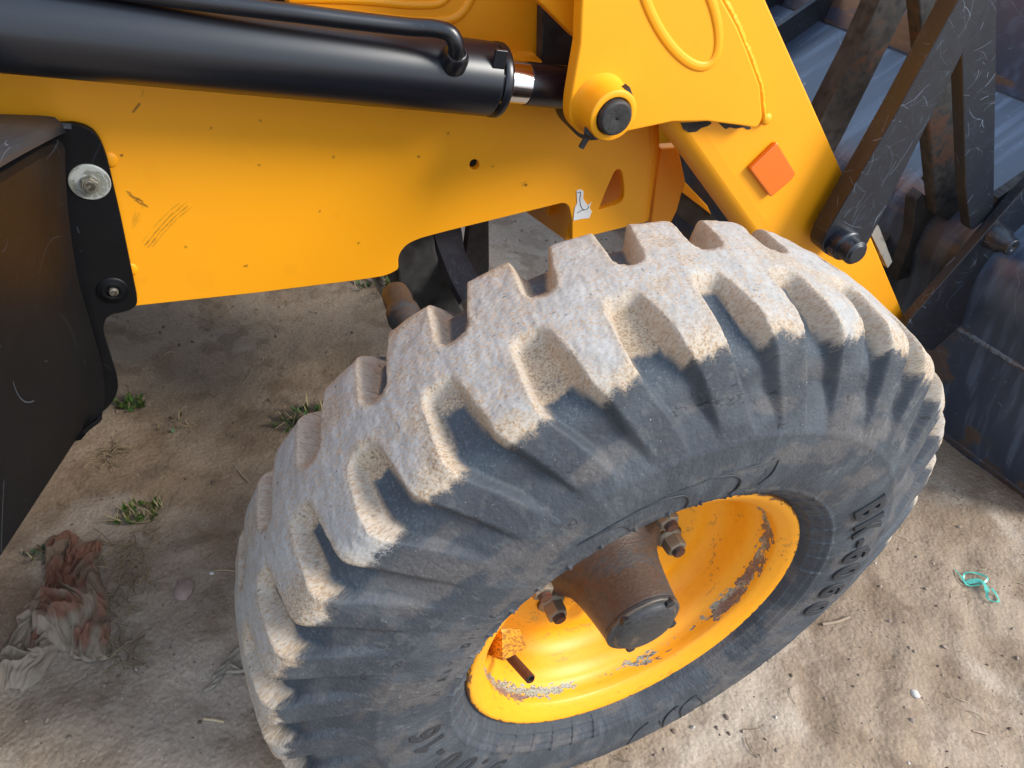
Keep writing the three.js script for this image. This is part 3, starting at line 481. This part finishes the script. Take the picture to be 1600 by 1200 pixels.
{
  const pos = new Float32Array((NT + 1) * (NS + 1) * 3), uv = new Float32Array((NT + 1) * (NS + 1) * 2), ix = [];
  let k = 0;
  for (let a = 0; a <= NT; a++) { const th = -Math.PI / 2 + a / NT * Math.PI * 2; for (let j = 0; j <= NS; j++) { const [r, z] = tyrePoint(a === NT ? -Math.PI / 2 : th, j); pos.set([r * Math.cos(th), r * Math.sin(th), z], k * 3); uv.set([U(th), sNear[j] / LT], k * 2); k++; } }
  for (let a = 0; a < NT; a++) for (let j = 0; j < NS; j++) { const p = a * (NS + 1) + j, q = p + NS + 1; ix.push(p, p + 1, q, q, p + 1, q + 1); }
  const g = new THREE.BufferGeometry(); g.setAttribute('position', new THREE.BufferAttribute(pos, 3)); g.setAttribute('uv', new THREE.BufferAttribute(uv, 2)); g.setIndex(ix); g.computeVertexNormals();
  // rubber, pale dust on the running surface, caked sand in the grooves and on the shoulders
  const rub = S(48, 53, 60), rubL = S(74, 80, 86), dust = S(166, 164, 160), sand = S(186, 166, 140), sandD = S(128, 102, 76), brown = S(104, 96, 90);
  const bound = [0.075, 0.052, 0.088, 0.060, 0.082, 0.050, 0.088, 0.058, 0.084, 0.045, 0.07, 0.055, 0.08, 0.06, 0.05, 0.07];
  bound[0] = 0.090; bound[1] = 0.046; bound[2] = 0.052; bound[3] = 0.036; bound[4] = 0.030; bound[15] = 0.086; bound[14] = 0.034; bound[13] = 0.028; bound[12] = 0.03;
  const colAt = (u, v) => {
    const th = u * Math.PI - Math.PI / 2, s = v * LT; let lo = 0, hi = NS; while (hi - lo > 1) { const m = (lo + hi) >> 1; sNear[m] <= s ? lo = m : hi = m; }
    const t = (s - sNear[lo]) / (sNear[lo + 1] - sNear[lo]), z = mix(secO[lo].x, secO[lo + 1].x, t), r = mix(secO[lo].y, secO[lo + 1].y, t), za = Math.abs(z);
    const [dep, sd, num, near] = groove(th, z, r);
    const X = th * 0.43, Y = s, D = dep * 0.022, n1 = fbm(X * 26 + 11 + D * 20, Y * 26 + D * 20, 4), n2 = 0.5 * vn3(X * 90, Y * 90, D * 90) + 0.3 * vn3(X * 190, Y * 190, D * 190) + 0.2 * vn3(X * 380, Y * 380, D * 380), g1 = vn3(X * 620, Y * 620, D * 620), g2 = vn3(X * 1100 + 9, Y * 1100, D * 1100), n3 = fbm(X * 9 + 4, Y * 9, 3);
    let c = mixc(rub, rubL, 0.15 + 0.5 * sm(0.4, 0.75, n1) + 0.22 * (g1 - 0.5));
    // dry smears of dust on the sidewall
    const side = sm(0.415, 0.36, r);
    c = mixc(c, brown, 0.5 * sm(0.52, 0.72, fbm(X * 14 + 70, Y * 34, 4)) * (0.5 + 0.5 * g1) * (0.5 + 0.5 * side));
    c = mixc(c, S(124, 122, 118), 0.22 * sm(0.6, 0.75, n2) * sm(0.3, 0.8, n3)); if (Math.abs(fbm(X * 34 + 8, Y * 52, 3) - 0.5) < 0.006 && vn(X * 20, Y * 30) > 0.62) c = mixc(c, S(24, 25, 28), 0.7);
    const lug = 1 - sm(0.004, 0.012, sd);
    const shoulder = (0.432 - r) * 1.4 + za;
    // lug tops
    const edgeN = (n1 - 0.5) * 0.022 + (n2 - 0.5) * 0.014 + (hash(num & 15, 5) - 0.5) * 0.008;
    const covE = shoulder + edgeN - 0.008 + 0.016 * (vn(X * 150, Y * 13) - 0.5), cov = Math.max(sm(0.112, 0.1015, covE), 0.75 * sm(0.122, 0.104, covE) * sm(0.45, 0.6, g2));
    let topc = mixc(dust, S(146, 143, 138), 0.6 * sm(0.35, 0.7, n2)); topc = mixc(topc, S(170, 160, 146), 0.35 * sm(0.45, 0.75, g1));
    topc = mixc(topc, S(178, 150, 120), 0.62 * sm(0.48, 0.66, 0.6 * g1 + 0.4 * g2) * sm(0.26, 0.58, n1 + 0.25 * (g2 - 0.5))); topc = mixc(topc, S(92, 84, 78), 0.5 * sm(0.70, 0.82, g2) * sm(0.4, 0.7, g1));
    const sandy = Math.max(sm(0.060, 0.092, za + (n1 - 0.5) * 0.05) * sm(0.36, 0.54, n3 * 0.5 + n1 * 0.5), sm(0.62, 0.74, n1) * 0.6, sm(0.011, 0.001, Math.abs(sd)) * 0.75);
    topc = mixc(topc, mixc(sand, sandD, 0.75 * sm(0.38, 0.75, 0.45 * g1 + 0.55 * g2) + 0.15 * n2), sandy * (0.55 + 0.45 * sm(0.3, 0.6, g2)));
    // grooves
    const bd = (near ? bound[((num % 16) + 16) % 16] : 0.03) + (n2 - 0.5) * 0.012, inSand = sm(bd + 0.003, bd - 0.003, za) ;
    let gc = mixc(mixc(sand, sandD, 0.15 + 0.75 * sm(0.35, 0.75, 0.45 * g1 + 0.55 * g2)), rubL, 0.55 * sm(0.5, 0.7, n1) * sm(0.35, 0.65, g2));
    const wallSand = sm(0.012, 0.004, sd) * sm(0.096, 0.080, za + (n1 - 0.5) * 0.04);
    const gcov = Math.max(inSand, wallSand);
    const bare = mixc(S(50, 58, 66), S(92, 102, 110), 0.25 * n1 + 0.55 * sm(0.52, 0.85, g1) * sm(0.3, 0.6, g2));
    const inG = mixc(mixc(c, bare, sm(0.40, 0.415, r)), gc, gcov);
    const onL = mixc(c, topc, cov);
    let out = mixc(onL, inG, sm(0.002, 0.007, sd));
    out = out.map((q) => q * (0.86 + 0.2 * g2 + 0.1 * hash((u * 4096) | 0, (v * 2048) | 0)));
    if (g2 > 0.965 && vn(X * 300, Y * 300) > 0.55) out = mixc(out, S(225, 222, 215), 0.6);
    if (vn(X * 260 + 3, Y * 260) > 0.93 && g1 < 0.5) out = mixc(out, S(30, 28, 28), 0.55);
    return out;
  };
  const map = tex(2048, 2048, colAt);
  const bump = tex(1024, 1024, (u, v) => { const X = u * 1.35, Y = v * LT, n = 0.45 * vn(X * 500, Y * 500) + 0.3 * vn(X * 230, Y * 230) + 0.25 * fbm(X * 80, Y * 80, 2); return [n, n, n]; }, { srgb: false });
  mesh('tyre', g, new THREE.MeshStandardMaterial({ map, bumpMap: bump, bumpScale: 0.0009, roughness: 0.74 }), wheel);
}
// raised lettering on the sidewall, bent round the axle
const sideZ = (r) => { let j = 0; while (j < NS / 2 && secO[j].y < r) j++; const a = secO[Math.max(0, j - 1)], b = secO[j], t = (r - a.y) / (b.y - a.y || 1); return mix(a.x, b.x, t); };
const rubberM = new THREE.MeshStandardMaterial({ map: tex(512, 512, (u, v) => mixc(S(24, 27, 32), S(46, 51, 57), fbm(u * 30, v * 30, 4, 30)), {}), roughness: 0.6 });
const font = await new FontLoader().loadAsync('fonts/droid/droid_sans_bold.typeface.json');
function bend(g, r0, th0) {           // x runs clockwise, y outwards
  const P = g.attributes.position;
  for (let i = 0; i < P.count; i++) { const r = r0 + P.getY(i), th = th0 - P.getX(i) / (r0 + 0.015), z = sideZ(r) + P.getZ(i) - 0.0012; P.setXYZ(i, r * Math.cos(th), r * Math.sin(th), z); }
  g.computeVertexNormals(); return g;
}
function letters(text, size, r0, degs, wide = 1, h = 0.0028) {
  return [...text].map((ch, i) => { const t = new TextGeometry(ch, { font, size, depth: h - 0.0006, curveSegments: 6, bevelEnabled: true, bevelSize: 0.0008, bevelThickness: 0.0006, bevelSegments: 2 }); t.computeBoundingBox(); const b = t.boundingBox; t.translate(-(b.min.x + b.max.x) / 2, 0, 0).scale(wide, 1, 1); return bend(t, r0, degs[i] * Math.PI / 180); });
}
mesh('sidewall_lettering', [
  ...letters('BK-6060', 0.040, 0.276, [31, 22.5, 15.5, 9.5, 2, -6, -14], 1.0, 0.0042),
  ...letters('NYLON', 0.013, 0.345, [-30.5, -34.5, -38, -41.5, -45.5], 1.15, 0.0018),
  ...letters('9.00-16', 0.034, 0.262, [-128, -135, -141, -149.5, -157, -163.5, -170.5], 0.98, 0.0022),
  ...letters('HEAVY DUTY', 0.010, 0.268, [172, 169, 166, 163, 160, 157, 154, 151, 148, 145].map((d) => d), 0.95, 0.0014),
].map((g) => g), rubberM, wheel);
// outlined emblem strokes on the sidewall, upper side and lower side
const stroke = (pts, rr0) => tube(pts.map(([d, r]) => { const t = d * Math.PI / 180; return V(r * Math.cos(t), r * Math.sin(t), sideZ(r) + 0.0004); }), rr0, 40, 6);
mesh('sidewall_emblem', [
  stroke([[-58, 0.272], [-60, 0.273], [-62.5, 0.278], [-64, 0.29], [-64.5, 0.315], [-64.6, 0.335]], 0.0012), stroke([[-64.2, 0.272], [-66, 0.274], [-68, 0.281], [-69.5, 0.295], [-70, 0.318], [-70, 0.335]], 0.0012), stroke([[-65.6, 0.272], [-65.6, 0.335]], 0.0012),
  stroke([[-74.5, 0.275], [-76.5, 0.279], [-78.5, 0.289], [-80, 0.31], [-80.4, 0.335]], 0.0012), stroke([[-58, 0.272], [-57.6, 0.30], [-57.8, 0.33]], 0.0012), stroke([[-71, 0.29], [-70.5, 0.31]], 0.001),
  stroke([[122, 0.285], [118, 0.283], [114, 0.278], [112.5, 0.268], [111.5, 0.25], [112, 0.240]], 0.0012), stroke([[108, 0.287], [104, 0.286], [100, 0.279], [98.5, 0.268], [98, 0.25], [99, 0.238]], 0.0012), stroke([[122, 0.285], [108, 0.288], [94, 0.292], [80, 0.300]], 0.0009),
  stroke([[94, 0.292], [90, 0.288], [87, 0.278], [86, 0.262], [87, 0.245]], 0.0012), stroke([[80, 0.300], [79, 0.280], [80, 0.262]], 0.001),
], rubberM, wheel);

// rim, hub, nuts, valve
{
  const rimTex = tex(2048, 1024, (u, v) => {             // v runs from the flange (0) to the centre of the disc (1)
    const n = fbm(u * 26, v * 14, 5, 26, 14), f = fbm(u * 160, v * 70, 3, 160, 70), g = vn(u * 600, v * 260, 600, 260);
    let c = mixc(S(246, 164, 10), S(234, 148, 6), 0.5 * n + 0.3 * sm(0.4, 0.8, f));
    const ring = Math.exp(-Math.pow((v - 0.255 + (n - 0.5) * 0.05) / 0.046, 2)), arc = 0.35 + 0.65 * sm(0.25, 0.5, fbm(u * 9 + 3, 2.5, 3, 9, 9));
    if (ring * arc + (f - 0.5) * 1.1 + (n - 0.5) * 0.5 > 0.60) c = mixc(mixc(S(148, 150, 136), S(120, 98, 92), sm(0.4, 0.6, n)), S(96, 74, 58), sm(0.5, 0.8, g));
    if (v < 0.052 + 0.045 * f) c = mixc(c, S(104, 66, 40), 0.85);
    if (f > 0.78 && n > 0.58) c = mixc(c, S(116, 84, 40), 0.6);
    if (n > 0.70 && f > 0.55) c = mixc(c, S(170, 128, 52), 0.5);
    return c;
  });
  const rimM = new THREE.MeshPhysicalMaterial({ map: rimTex, roughness: 0.5, clearcoat: 0.1, clearcoatRoughness: 0.35 });
  const Z = 0.1034, p = [[.2215, -.014], [.2225, -.006], [.2215, 0], [.219, .0028], [.2145, .0028], [.208, -.001], [.202, -.0055], [.1972, -.0088], [.1952, -.0125], [.1945, -.021], [.1935, -.031], [.1885, -.0375], [.183, -.042], [.179, -.053], [.176, -.066], [.172, -.076], [.165, -.084], [.156, -.089], [.147, -.0895], [.138, -.088], [.130, -.089], [.122, -.093], [.110, -.095], [.09, -.095], [.06, -.095]];
  const g = lathe(p.map(([r, z]) => [r, z + Z]), 160).rotateX(Math.PI / 2);
  const P = g.attributes.position, uv = g.attributes.uv; let L = 0; const acc = p.map((q, i) => i ? L += Math.hypot(q[0] - p[i - 1][0], q[1] - p[i - 1][1]) : 0);
  for (let i = 0; i < P.count; i++) { const k = i % p.length; uv.setXY(i, (Math.atan2(P.getY(i), P.getX(i)) / (2 * Math.PI) + 1) % 1, acc[k] / L); }
  // keep u continuous across the seam
  for (let i = 0; i < P.count; i++) uv.setX(i, Math.floor(i / p.length) / 160);
  mesh('rim', g, rimM, wheel);
  const zz = (pts) => lathe(pts.map(([r, z]) => [r, z + Z]), 56).rotateX(Math.PI / 2);
  mesh('hub', zz([[.082, -.096], [.080, -.090], [.0755, -.086], [.069, -.080], [.063, -.070], [.058, -.055], [.054, -.035], [.0505, -.012], [.049, .001], [.0485, .003], [0, .003]]), M.hub, wheel);
  mesh('hub_cap', [zz([[.0492, .0028], [.0492, .0075], [.0475, .009], [.0435, .0095], [.0415, .0125], [.037, .0165], [.028, .0195], [.015, .021], [0, .0215]]), ...[-100, -20, 60, 140].map((d) => hexBolt(0.0065, 0.006).translate(0.0445 * Math.cos(d * Math.PI / 180), 0.0445 * Math.sin(d * Math.PI / 180), Z + 0.008))], M.hubCap, wheel);
  const flange = zz([[.0086, 0], [.019, 0], [.0195, .003], [.0175, .006], [.013, .009]]).translate(0, 0, -Z);
  const nutG = (a) => { const x = 0.0955 * Math.cos(a), y = 0.0955 * Math.sin(a), z = Z - 0.0955; return [flange.clone().translate(x, y, z), hexBolt(0.0145, 0.022).rotateZ(a * 3).translate(x, y, z + 0.004)]; };
  for (let k = 0; k < 8; k++) { const a = (4 + 45 * k) * Math.PI / 180; const n = mesh('wheel_nut', nutG(a), M.nut, wheel); }
  const st = []; for (let k = 0; k < 8; k++) { const a = (4 + 45 * k) * Math.PI / 180; st.push(lathe([[0, 0.0325], [0.007, 0.0325], [0.0085, 0.031], [0.0088, 0]], 20).rotateX(Math.PI / 2).translate(0.0955 * Math.cos(a), 0.0955 * Math.sin(a), Z - 0.0955)); }
  mesh('wheel_studs', st, M.rust, wheel);
  // valve stem under its bent guard
  const q = (x, y, z) => at(x, y, 'z', z).sub(WC);
  const gb = [q(788, 985, -0.05), q(824, 1006, -0.035)], lowG = [q(764, 1022, -0.045), q(786, 1030, -0.02), q(818, 1018, -0.025)];
  const A = [q(771, 998, -0.058), q(785, 981, -0.045), q(809, 982, -0.052)], B = [q(763, 1021, -0.052), q(784, 1031, -0.022), q(820, 1011, -0.045)], fold = (L, s) => s < 0.5 ? L[0].clone().lerp(L[1], s * 2) : L[1].clone().lerp(L[2], s * 2 - 1);
  mesh('valve_guard', slab((s, t) => fold(A, s).lerp(fold(B, s), t), 8, 6, 0.003), new THREE.MeshPhysicalMaterial({ map: speckTex(0.57, 1, S(206, 136, 32)), roughness: 0.5 }), wheel);
  mesh('valve_stem', [between(lathe([[0.0062, 0], [0.0062, 0.056], [0.0042, 0.058], [0.0038, 0.052]], 18), q(790, 1018, -0.045), q(820, 1051, -0.005))], M.rust, wheel);
}

// ---------------------------------------------------------------- things on the ground
const G0 = (x, y) => { const p = at(x, y, 'y', 0); p.y = groundH(p.x, p.z); return p; };
const vcol = (g, fn) => { const P = g.attributes.position, c = []; for (let i = 0; i < P.count; i++) c.push(...fn(P.getX(i), P.getY(i), P.getZ(i), i)); g.setAttribute('color', new THREE.Float32BufferAttribute(c, 3)); return g; };
function cloth(quad, folds, amp, colour, name, label, sd) {
  const [a, b, c, d] = quad.map(([x, y]) => at(x, y, 'y', 0.0));
  const g = grid(150, 150, (s, t) => {
    const wob = 0.12 * (fbm(t * 5 + sd, 3, 3) - 0.5), wob2 = 0.12 * (fbm(s * 5 + sd, 9, 3) - 0.5), S2 = s + wob * (s - 0.5) * 2, T2 = t + wob2 * (t - 0.5) * 2;
    const p = a.clone().lerp(b, S2).lerp(d.clone().lerp(c, S2), T2);
    const wx = s * folds + 1.3 * fbm(s * 2.4 + sd, t * 2.4, 2), wy = t * folds + 1.3 * fbm(s * 2.4, t * 2.4 + sd, 2);
    const rg = (x, y) => 1 - Math.abs(2 * vn(x, y) - 1), r1 = rg(wx, wy * 0.7), r2 = rg(wx * 1.7 + 5, wy * 2.3 + 3), r3 = rg(wx * 4.2 + 1, wy * 3.4 + 8);
    const e = Math.min(1, Math.min(s, 1 - s, t, 1 - t) * 7);
    p.x += 0.035 * (vn(wx + 8, wy) - 0.5); p.z += 0.035 * (vn(wx, wy + 8) - 0.5);
    p.y = groundH(p.x, p.z) + 0.003 + amp * (0.15 + 0.85 * e) * (0.5 * r1 * r1 + 0.38 * Math.pow(r2, 3) + 0.16 * Math.pow(r3, 2));
    return p;
  });
  const uvc = g.attributes.uv, P = g.attributes.position, cc = [];
  for (let i = 0; i < P.count; i++) cc.push(...colour(uvc.getX(i), uvc.getY(i)));
  g.setAttribute('color', new THREE.Float32BufferAttribute(cc, 3));
  const weave = M.weave ??= tex(256, 256, (u, v) => { const n = 0.5 + 0.25 * Math.sin(u * 402) + 0.25 * Math.sin(v * 402); return [n, n, n]; }, { srgb: false });
  const o = mesh(name, g, new THREE.MeshStandardMaterial({ vertexColors: true, roughness: 0.95, side: THREE.DoubleSide, bumpMap: weave, bumpScale: 0.0004 }));
  return tag(o, label, 'rag');
}
{
  const red = S(140, 98, 80), redD = S(116, 86, 70), grey = S(158, 144, 126), brn = S(124, 104, 86);
  const f = (s, t) => { const n = fbm(s * 6 + 2, t * 6, 4), m = fbm(s * 30, t * 30, 3); let c = mixc(red, redD, n); c = mixc(c, brn, sm(0.45, 0.6, n + 0.25 * t - 0.1)); c = mixc(c, grey, sm(0.55, 0.85, t - 0.5 * s + 0.2 + (n - 0.5) * 0.8)); return c.map((x) => x * (0.85 + 0.3 * m)); };
  cloth([[82, 832], [158, 848], [166, 1030], [60, 1010]], 4, 0.036, f, 'rag', 'crumpled reddish brown rag heaped on the dirt below the black step', 2.3);
  cloth([[58, 925], [120, 925], [60, 1060], [-60, 1110]], 3, 0.024, (s, t) => f(s, 0.75 + 0.3 * t), 'rag', 'pale grey length of cloth trailing from the brown rag to the frame edge', 6.1);
  cloth([[348, 1040], [392, 1010], [398, 1048], [318, 1068]], 2.4, 0.016, (s, t) => mixc(S(170, 160, 145), S(140, 126, 110), fbm(s * 8, t * 8, 3)), 'rag', 'small beige cloth scrap poking out beside the tyre', 9.4);
}
function stone(px, py, r, col, name, label, grp) {
  const g = mergeVertices(new THREE.IcosahedronGeometry(r, 4).deleteAttribute('uv').deleteAttribute('normal')); const P = g.attributes.position;
  for (let i = 0; i < P.count; i++) { const x = P.getX(i) / r, y = P.getY(i) / r, z = P.getZ(i) / r, k = 1 + 0.35 * (fbm(x * 1.3 + px, y * 1.3 + z, 2) - 0.5) + 0.1 * (fbm(x * 5 + py, z * 5 + y * 3, 2) - 0.5); P.setXYZ(i, x * r * k * 1.15, y * r * k * 0.62, z * r * k * 0.9); }
  g.computeVertexNormals(); const p = G0(px, py); g.rotateY(px).translate(p.x, p.y + r * 0.2, p.z);
  vcol(g, (x, y, z) => col.map((c) => c * (0.8 + 0.4 * fbm(x * 160, z * 160 + y * 90, 3)))); 
  const o = mesh(name, g, new THREE.MeshStandardMaterial({ vertexColors: true, roughness: 0.95 })); tag(o, label, 'stone', grp); return o;
}
stone(287, 925, 0.0185, S(152, 132, 122), 'stone', 'pinkish grey stone lying alone between the rag and the tyre');
stone(1428, 1085, 0.008, S(196, 190, 182), 'stone', 'small pale stone chip low at the right of the tyre');
// weeds: stems with small folded leaves
const leafShape = (l, w) => grid(4, 3, (s, t) => V((t - 0.5) * w * Math.sin(Math.PI * Math.pow(s, 0.8)) * 1, 0.25 * l * s * s + Math.abs(t - 0.5) * w * 0.35, l * s));
function weed(px, py, spread, n, size, green, label, dry = 0.2) {
  const gs = [], p = G0(px, py), cols = [];
  for (let i = 0; i < n; i++) {
    const a = rr(0, 6.28), d = spread * Math.sqrt(rnd()), l = size * rr(0.6, 1.3), isDry = rnd() < dry;
    const g = leafShape(isDry ? l * 1.8 : l, isDry ? l * 0.16 : l * 0.5).rotateX(-rr(0.1, 1.1)).rotateY(rr(0, 6.28)).translate(p.x + Math.cos(a) * d * 1.5, 0, p.z + Math.sin(a) * d * 0.8);
    const x = p.x + Math.cos(a) * d * 1.5, z = p.z + Math.sin(a) * d * 0.8; g.translate(0, groundH(x, z) + rr(0, 0.8) * size * (1 - d / spread) + 0.002, 0);
    const c = isDry ? mixc(S(150, 132, 96), S(184, 168, 130), rnd()) : mixc(green, S(92, 104, 48), rnd() * 0.6).map((q) => q * rr(0.6, 1.2));
    vcol(g, () => c); gs.push(g);
  }
  const m = mergeGeometries(gs); const o = mesh('weed', m, new THREE.MeshStandardMaterial({ vertexColors: true, roughness: 0.8, side: THREE.DoubleSide }));
  return tag(o, label, 'weed');
}
weed(208, 634, 0.02, 60, 0.018, S(86, 112, 46), 'small green weed just right of the black step');
weed(280, 660, 0.03, 26, 0.012, S(120, 124, 96), 'sparse grey green sprig right of the small green weed', 0.4);
weed(484, 656, 0.05, 120, 0.022, S(78, 96, 52), 'green weed patch partly hidden behind the tyre', 0.4);
weed(220, 802, 0.03, 130, 0.016, S(92, 114, 48), 'low bright green weed clump above the dry grass by the rag', 0.55);
weed(58, 868, 0.02, 30, 0.012, S(104, 112, 80), 'tiny weed beside the top edge of the brown rag', 0.4);
weed(598, 448, 0.05, 50, 0.02, S(96, 106, 60), 'weed showing just under the yellow chassis plate', 0.3);
// dry grass tufts
function tuft(px, py, spread, n, len, label) {
  const gs = [], p = G0(px, py);
  for (let i = 0; i < n; i++) { const a = rr(0, 6.28), d = spread * Math.sqrt(rnd()), x = p.x + Math.cos(a) * d, z = p.z + Math.sin(a) * d, y = groundH(x, z) + 0.002, b = rr(0, 6.28), l = len * rr(0.4, 1.2), h = l * rr(0.02, 0.35); const g = new THREE.TubeGeometry(curve([V(x, y, z), V(x + Math.cos(b) * l * 0.5, y + h, z + Math.sin(b) * l * 0.5), V(x + Math.cos(b + rr(-0.4, 0.4)) * l, y + h * rr(0, 0.9), z + Math.sin(b) * l)]), 5, rr(0.0004, 0.0009), 4); const c = mixc(S(104, 90, 68), S(158, 140, 108), rnd()); vcol(g, () => c); gs.push(g); }
  return tag(mesh('dry_grass_tuft', mergeGeometries(gs), new THREE.MeshStandardMaterial({ vertexColors: true, roughness: 0.9 })), label, 'dry grass');
}
tuft(205, 862, 0.05, 55, 0.05, 'straw coloured dry grass below the bright green weed clump');
tuft(185, 935, 0.055, 75, 0.05, 'flattened dry grass along the right edge of the brown rag');
tuft(190, 1020, 0.03, 50, 0.04, 'short dry grass tuft below the lower right corner of the rag');
tuft(1270, 935, 0.02, 14, 0.03, 'dry grass stalks beside the lower edge of the tyre');
tuft(175, 712, 0.03, 40, 0.04, 'dry grass wisps beside the lower edge of the black step');
// green strap
{
  const gp = [[1492, 890], [1500, 903], [1512, 915], [1530, 916], [1538, 908], [1522, 897], [1505, 899], [1508, 908], [1528, 912], [1536, 922], [1540, 940], [1552, 946], [1556, 938], [1544, 925]].map(([x, y], i) => G0(x, y).add(V(0, 0.003 + 0.006 * Math.abs(Math.sin(i * 1.3)), 0)));
  const c = curve(gp), N = 120;
  const g = slab((s, t) => { const p = c.getPoint(s), q = c.getTangent(s), sd = V(-q.z, 0, q.x).normalize(), w = s > 0.55 && s < 0.72 ? 0.005 : 0.002; return p.addScaledVector(sd, (t - 0.5) * 2 * w).add(V(0, 0.002 * Math.sin(s * 40) * (t - 0.5), 0)); }, N, 2, 0.0006);
  tag(mesh('plastic_strap', g, new THREE.MeshPhysicalMaterial({ color: new THREE.Color().setRGB(0.09, 0.42, 0.33), roughness: 0.3, side: THREE.DoubleSide })), 'twisted turquoise green plastic strap on the bare ground at right', 'strap');
}
// twigs one can pick out
function twig(x0, y0, x1, y1, r, col, label) { const a = G0(x0, y0), b = G0(x1, y1), m = a.clone().lerp(b, 0.5).add(V(rr(-0.004, 0.004), 0.003, rr(-0.004, 0.004))); for (const p of [a, b]) p.y += r; tag(mesh('twig', tube([a, m, b], r, 12, 6), new THREE.MeshStandardMaterial({ color: new THREE.Color(...S(...col)), roughness: 0.9 })), label, 'twig'); }
twig(1285, 975, 1325, 967, 0.0032, [150, 132, 112], 'short thick twig on the ground beside the tyre bottom');
twig(318, 1122, 350, 1127, 0.0022, [196, 178, 142], 'pale straw piece on the dirt at lower left');
twig(330, 896, 372, 895, 0.0012, [170, 150, 118], 'thin dry stalk touching the left side of the tyre');
twig(1522, 1140, 1545, 1146, 0.0016, [176, 150, 128], 'thin reddish straw at the lower right of the ground');
twig(370, 730, 388, 748, 0.0014, [160, 144, 120], 'thin dry straw left of the upper tyre edge');
// grit and straw nobody could count
{
  const N = 9000, base = mergeVertices(new THREE.IcosahedronGeometry(1, 1).deleteAttribute('uv').deleteAttribute('normal')); { const P = base.attributes.position; for (let i = 0; i < P.count; i++) { const k = 0.75 + 0.5 * hash(i, 77); P.setXYZ(i, P.getX(i) * k, P.getY(i) * k * 0.7, P.getZ(i) * k); } base.computeVertexNormals(); }
  const im = new THREE.InstancedMesh(base, new THREE.MeshStandardMaterial({ roughness: 0.95 }), N), o = new THREE.Object3D(), col = new THREE.Color();
  for (let i = 0; i < N; i++) { const x = rr(-1.2, 1.7), z = rr(-2.1, 0.5), s = 0.0008 + 0.0034 * Math.pow(rnd(), 6); o.position.set(x, groundH(x, z) + s * 0.3, z); o.scale.set(s * rr(0.8, 1.5), s, s * rr(0.8, 1.4)); o.rotation.set(rr(0, 3), rr(0, 6), rr(0, 3)); o.updateMatrix(); im.setMatrixAt(i, o.matrix); const k = rnd(), c = k < 0.035 ? S(200, 194, 184) : k < 0.7 ? S(150, 134, 120) : S(112, 96, 84); const kk = rr(0.8, 1.15); im.setColorAt(i, col.setRGB(...c.map((q) => q * kk))); }
  im.name = 'grit'; im.castShadow = im.receiveShadow = true; scene.add(im); tag(im, 'fine grit and small pebbles strewn over the dirt', 'grit', null, 'stuff');
  const gs = []; for (let i = 0; i < 520; i++) { const x = rr(-1.1, 1.6), z = rr(-1.9, 0.4), y = groundH(x, z) + 0.0012, b = rr(0, 6.28), l = rr(0.006, 0.04); const g = new THREE.TubeGeometry(curve([V(x, y, z), V(x + Math.cos(b) * l / 2, y + 0.002, z + Math.sin(b) * l / 2), V(x + Math.cos(b + 0.3) * l, y, z + Math.sin(b + 0.3) * l)]), 3, rr(0.0004, 0.001), 4); const c = mixc(S(108, 92, 72), S(190, 174, 140), rnd()); vcol(g, () => c); gs.push(g); }
  const st = mesh('straw_bits', mergeGeometries(gs), new THREE.MeshStandardMaterial({ vertexColors: true, roughness: 0.9 })); tag(st, 'scattered bits of straw and dry stalk on the dirt', 'straw', null, 'stuff');
}
renderer.render(scene, camera);
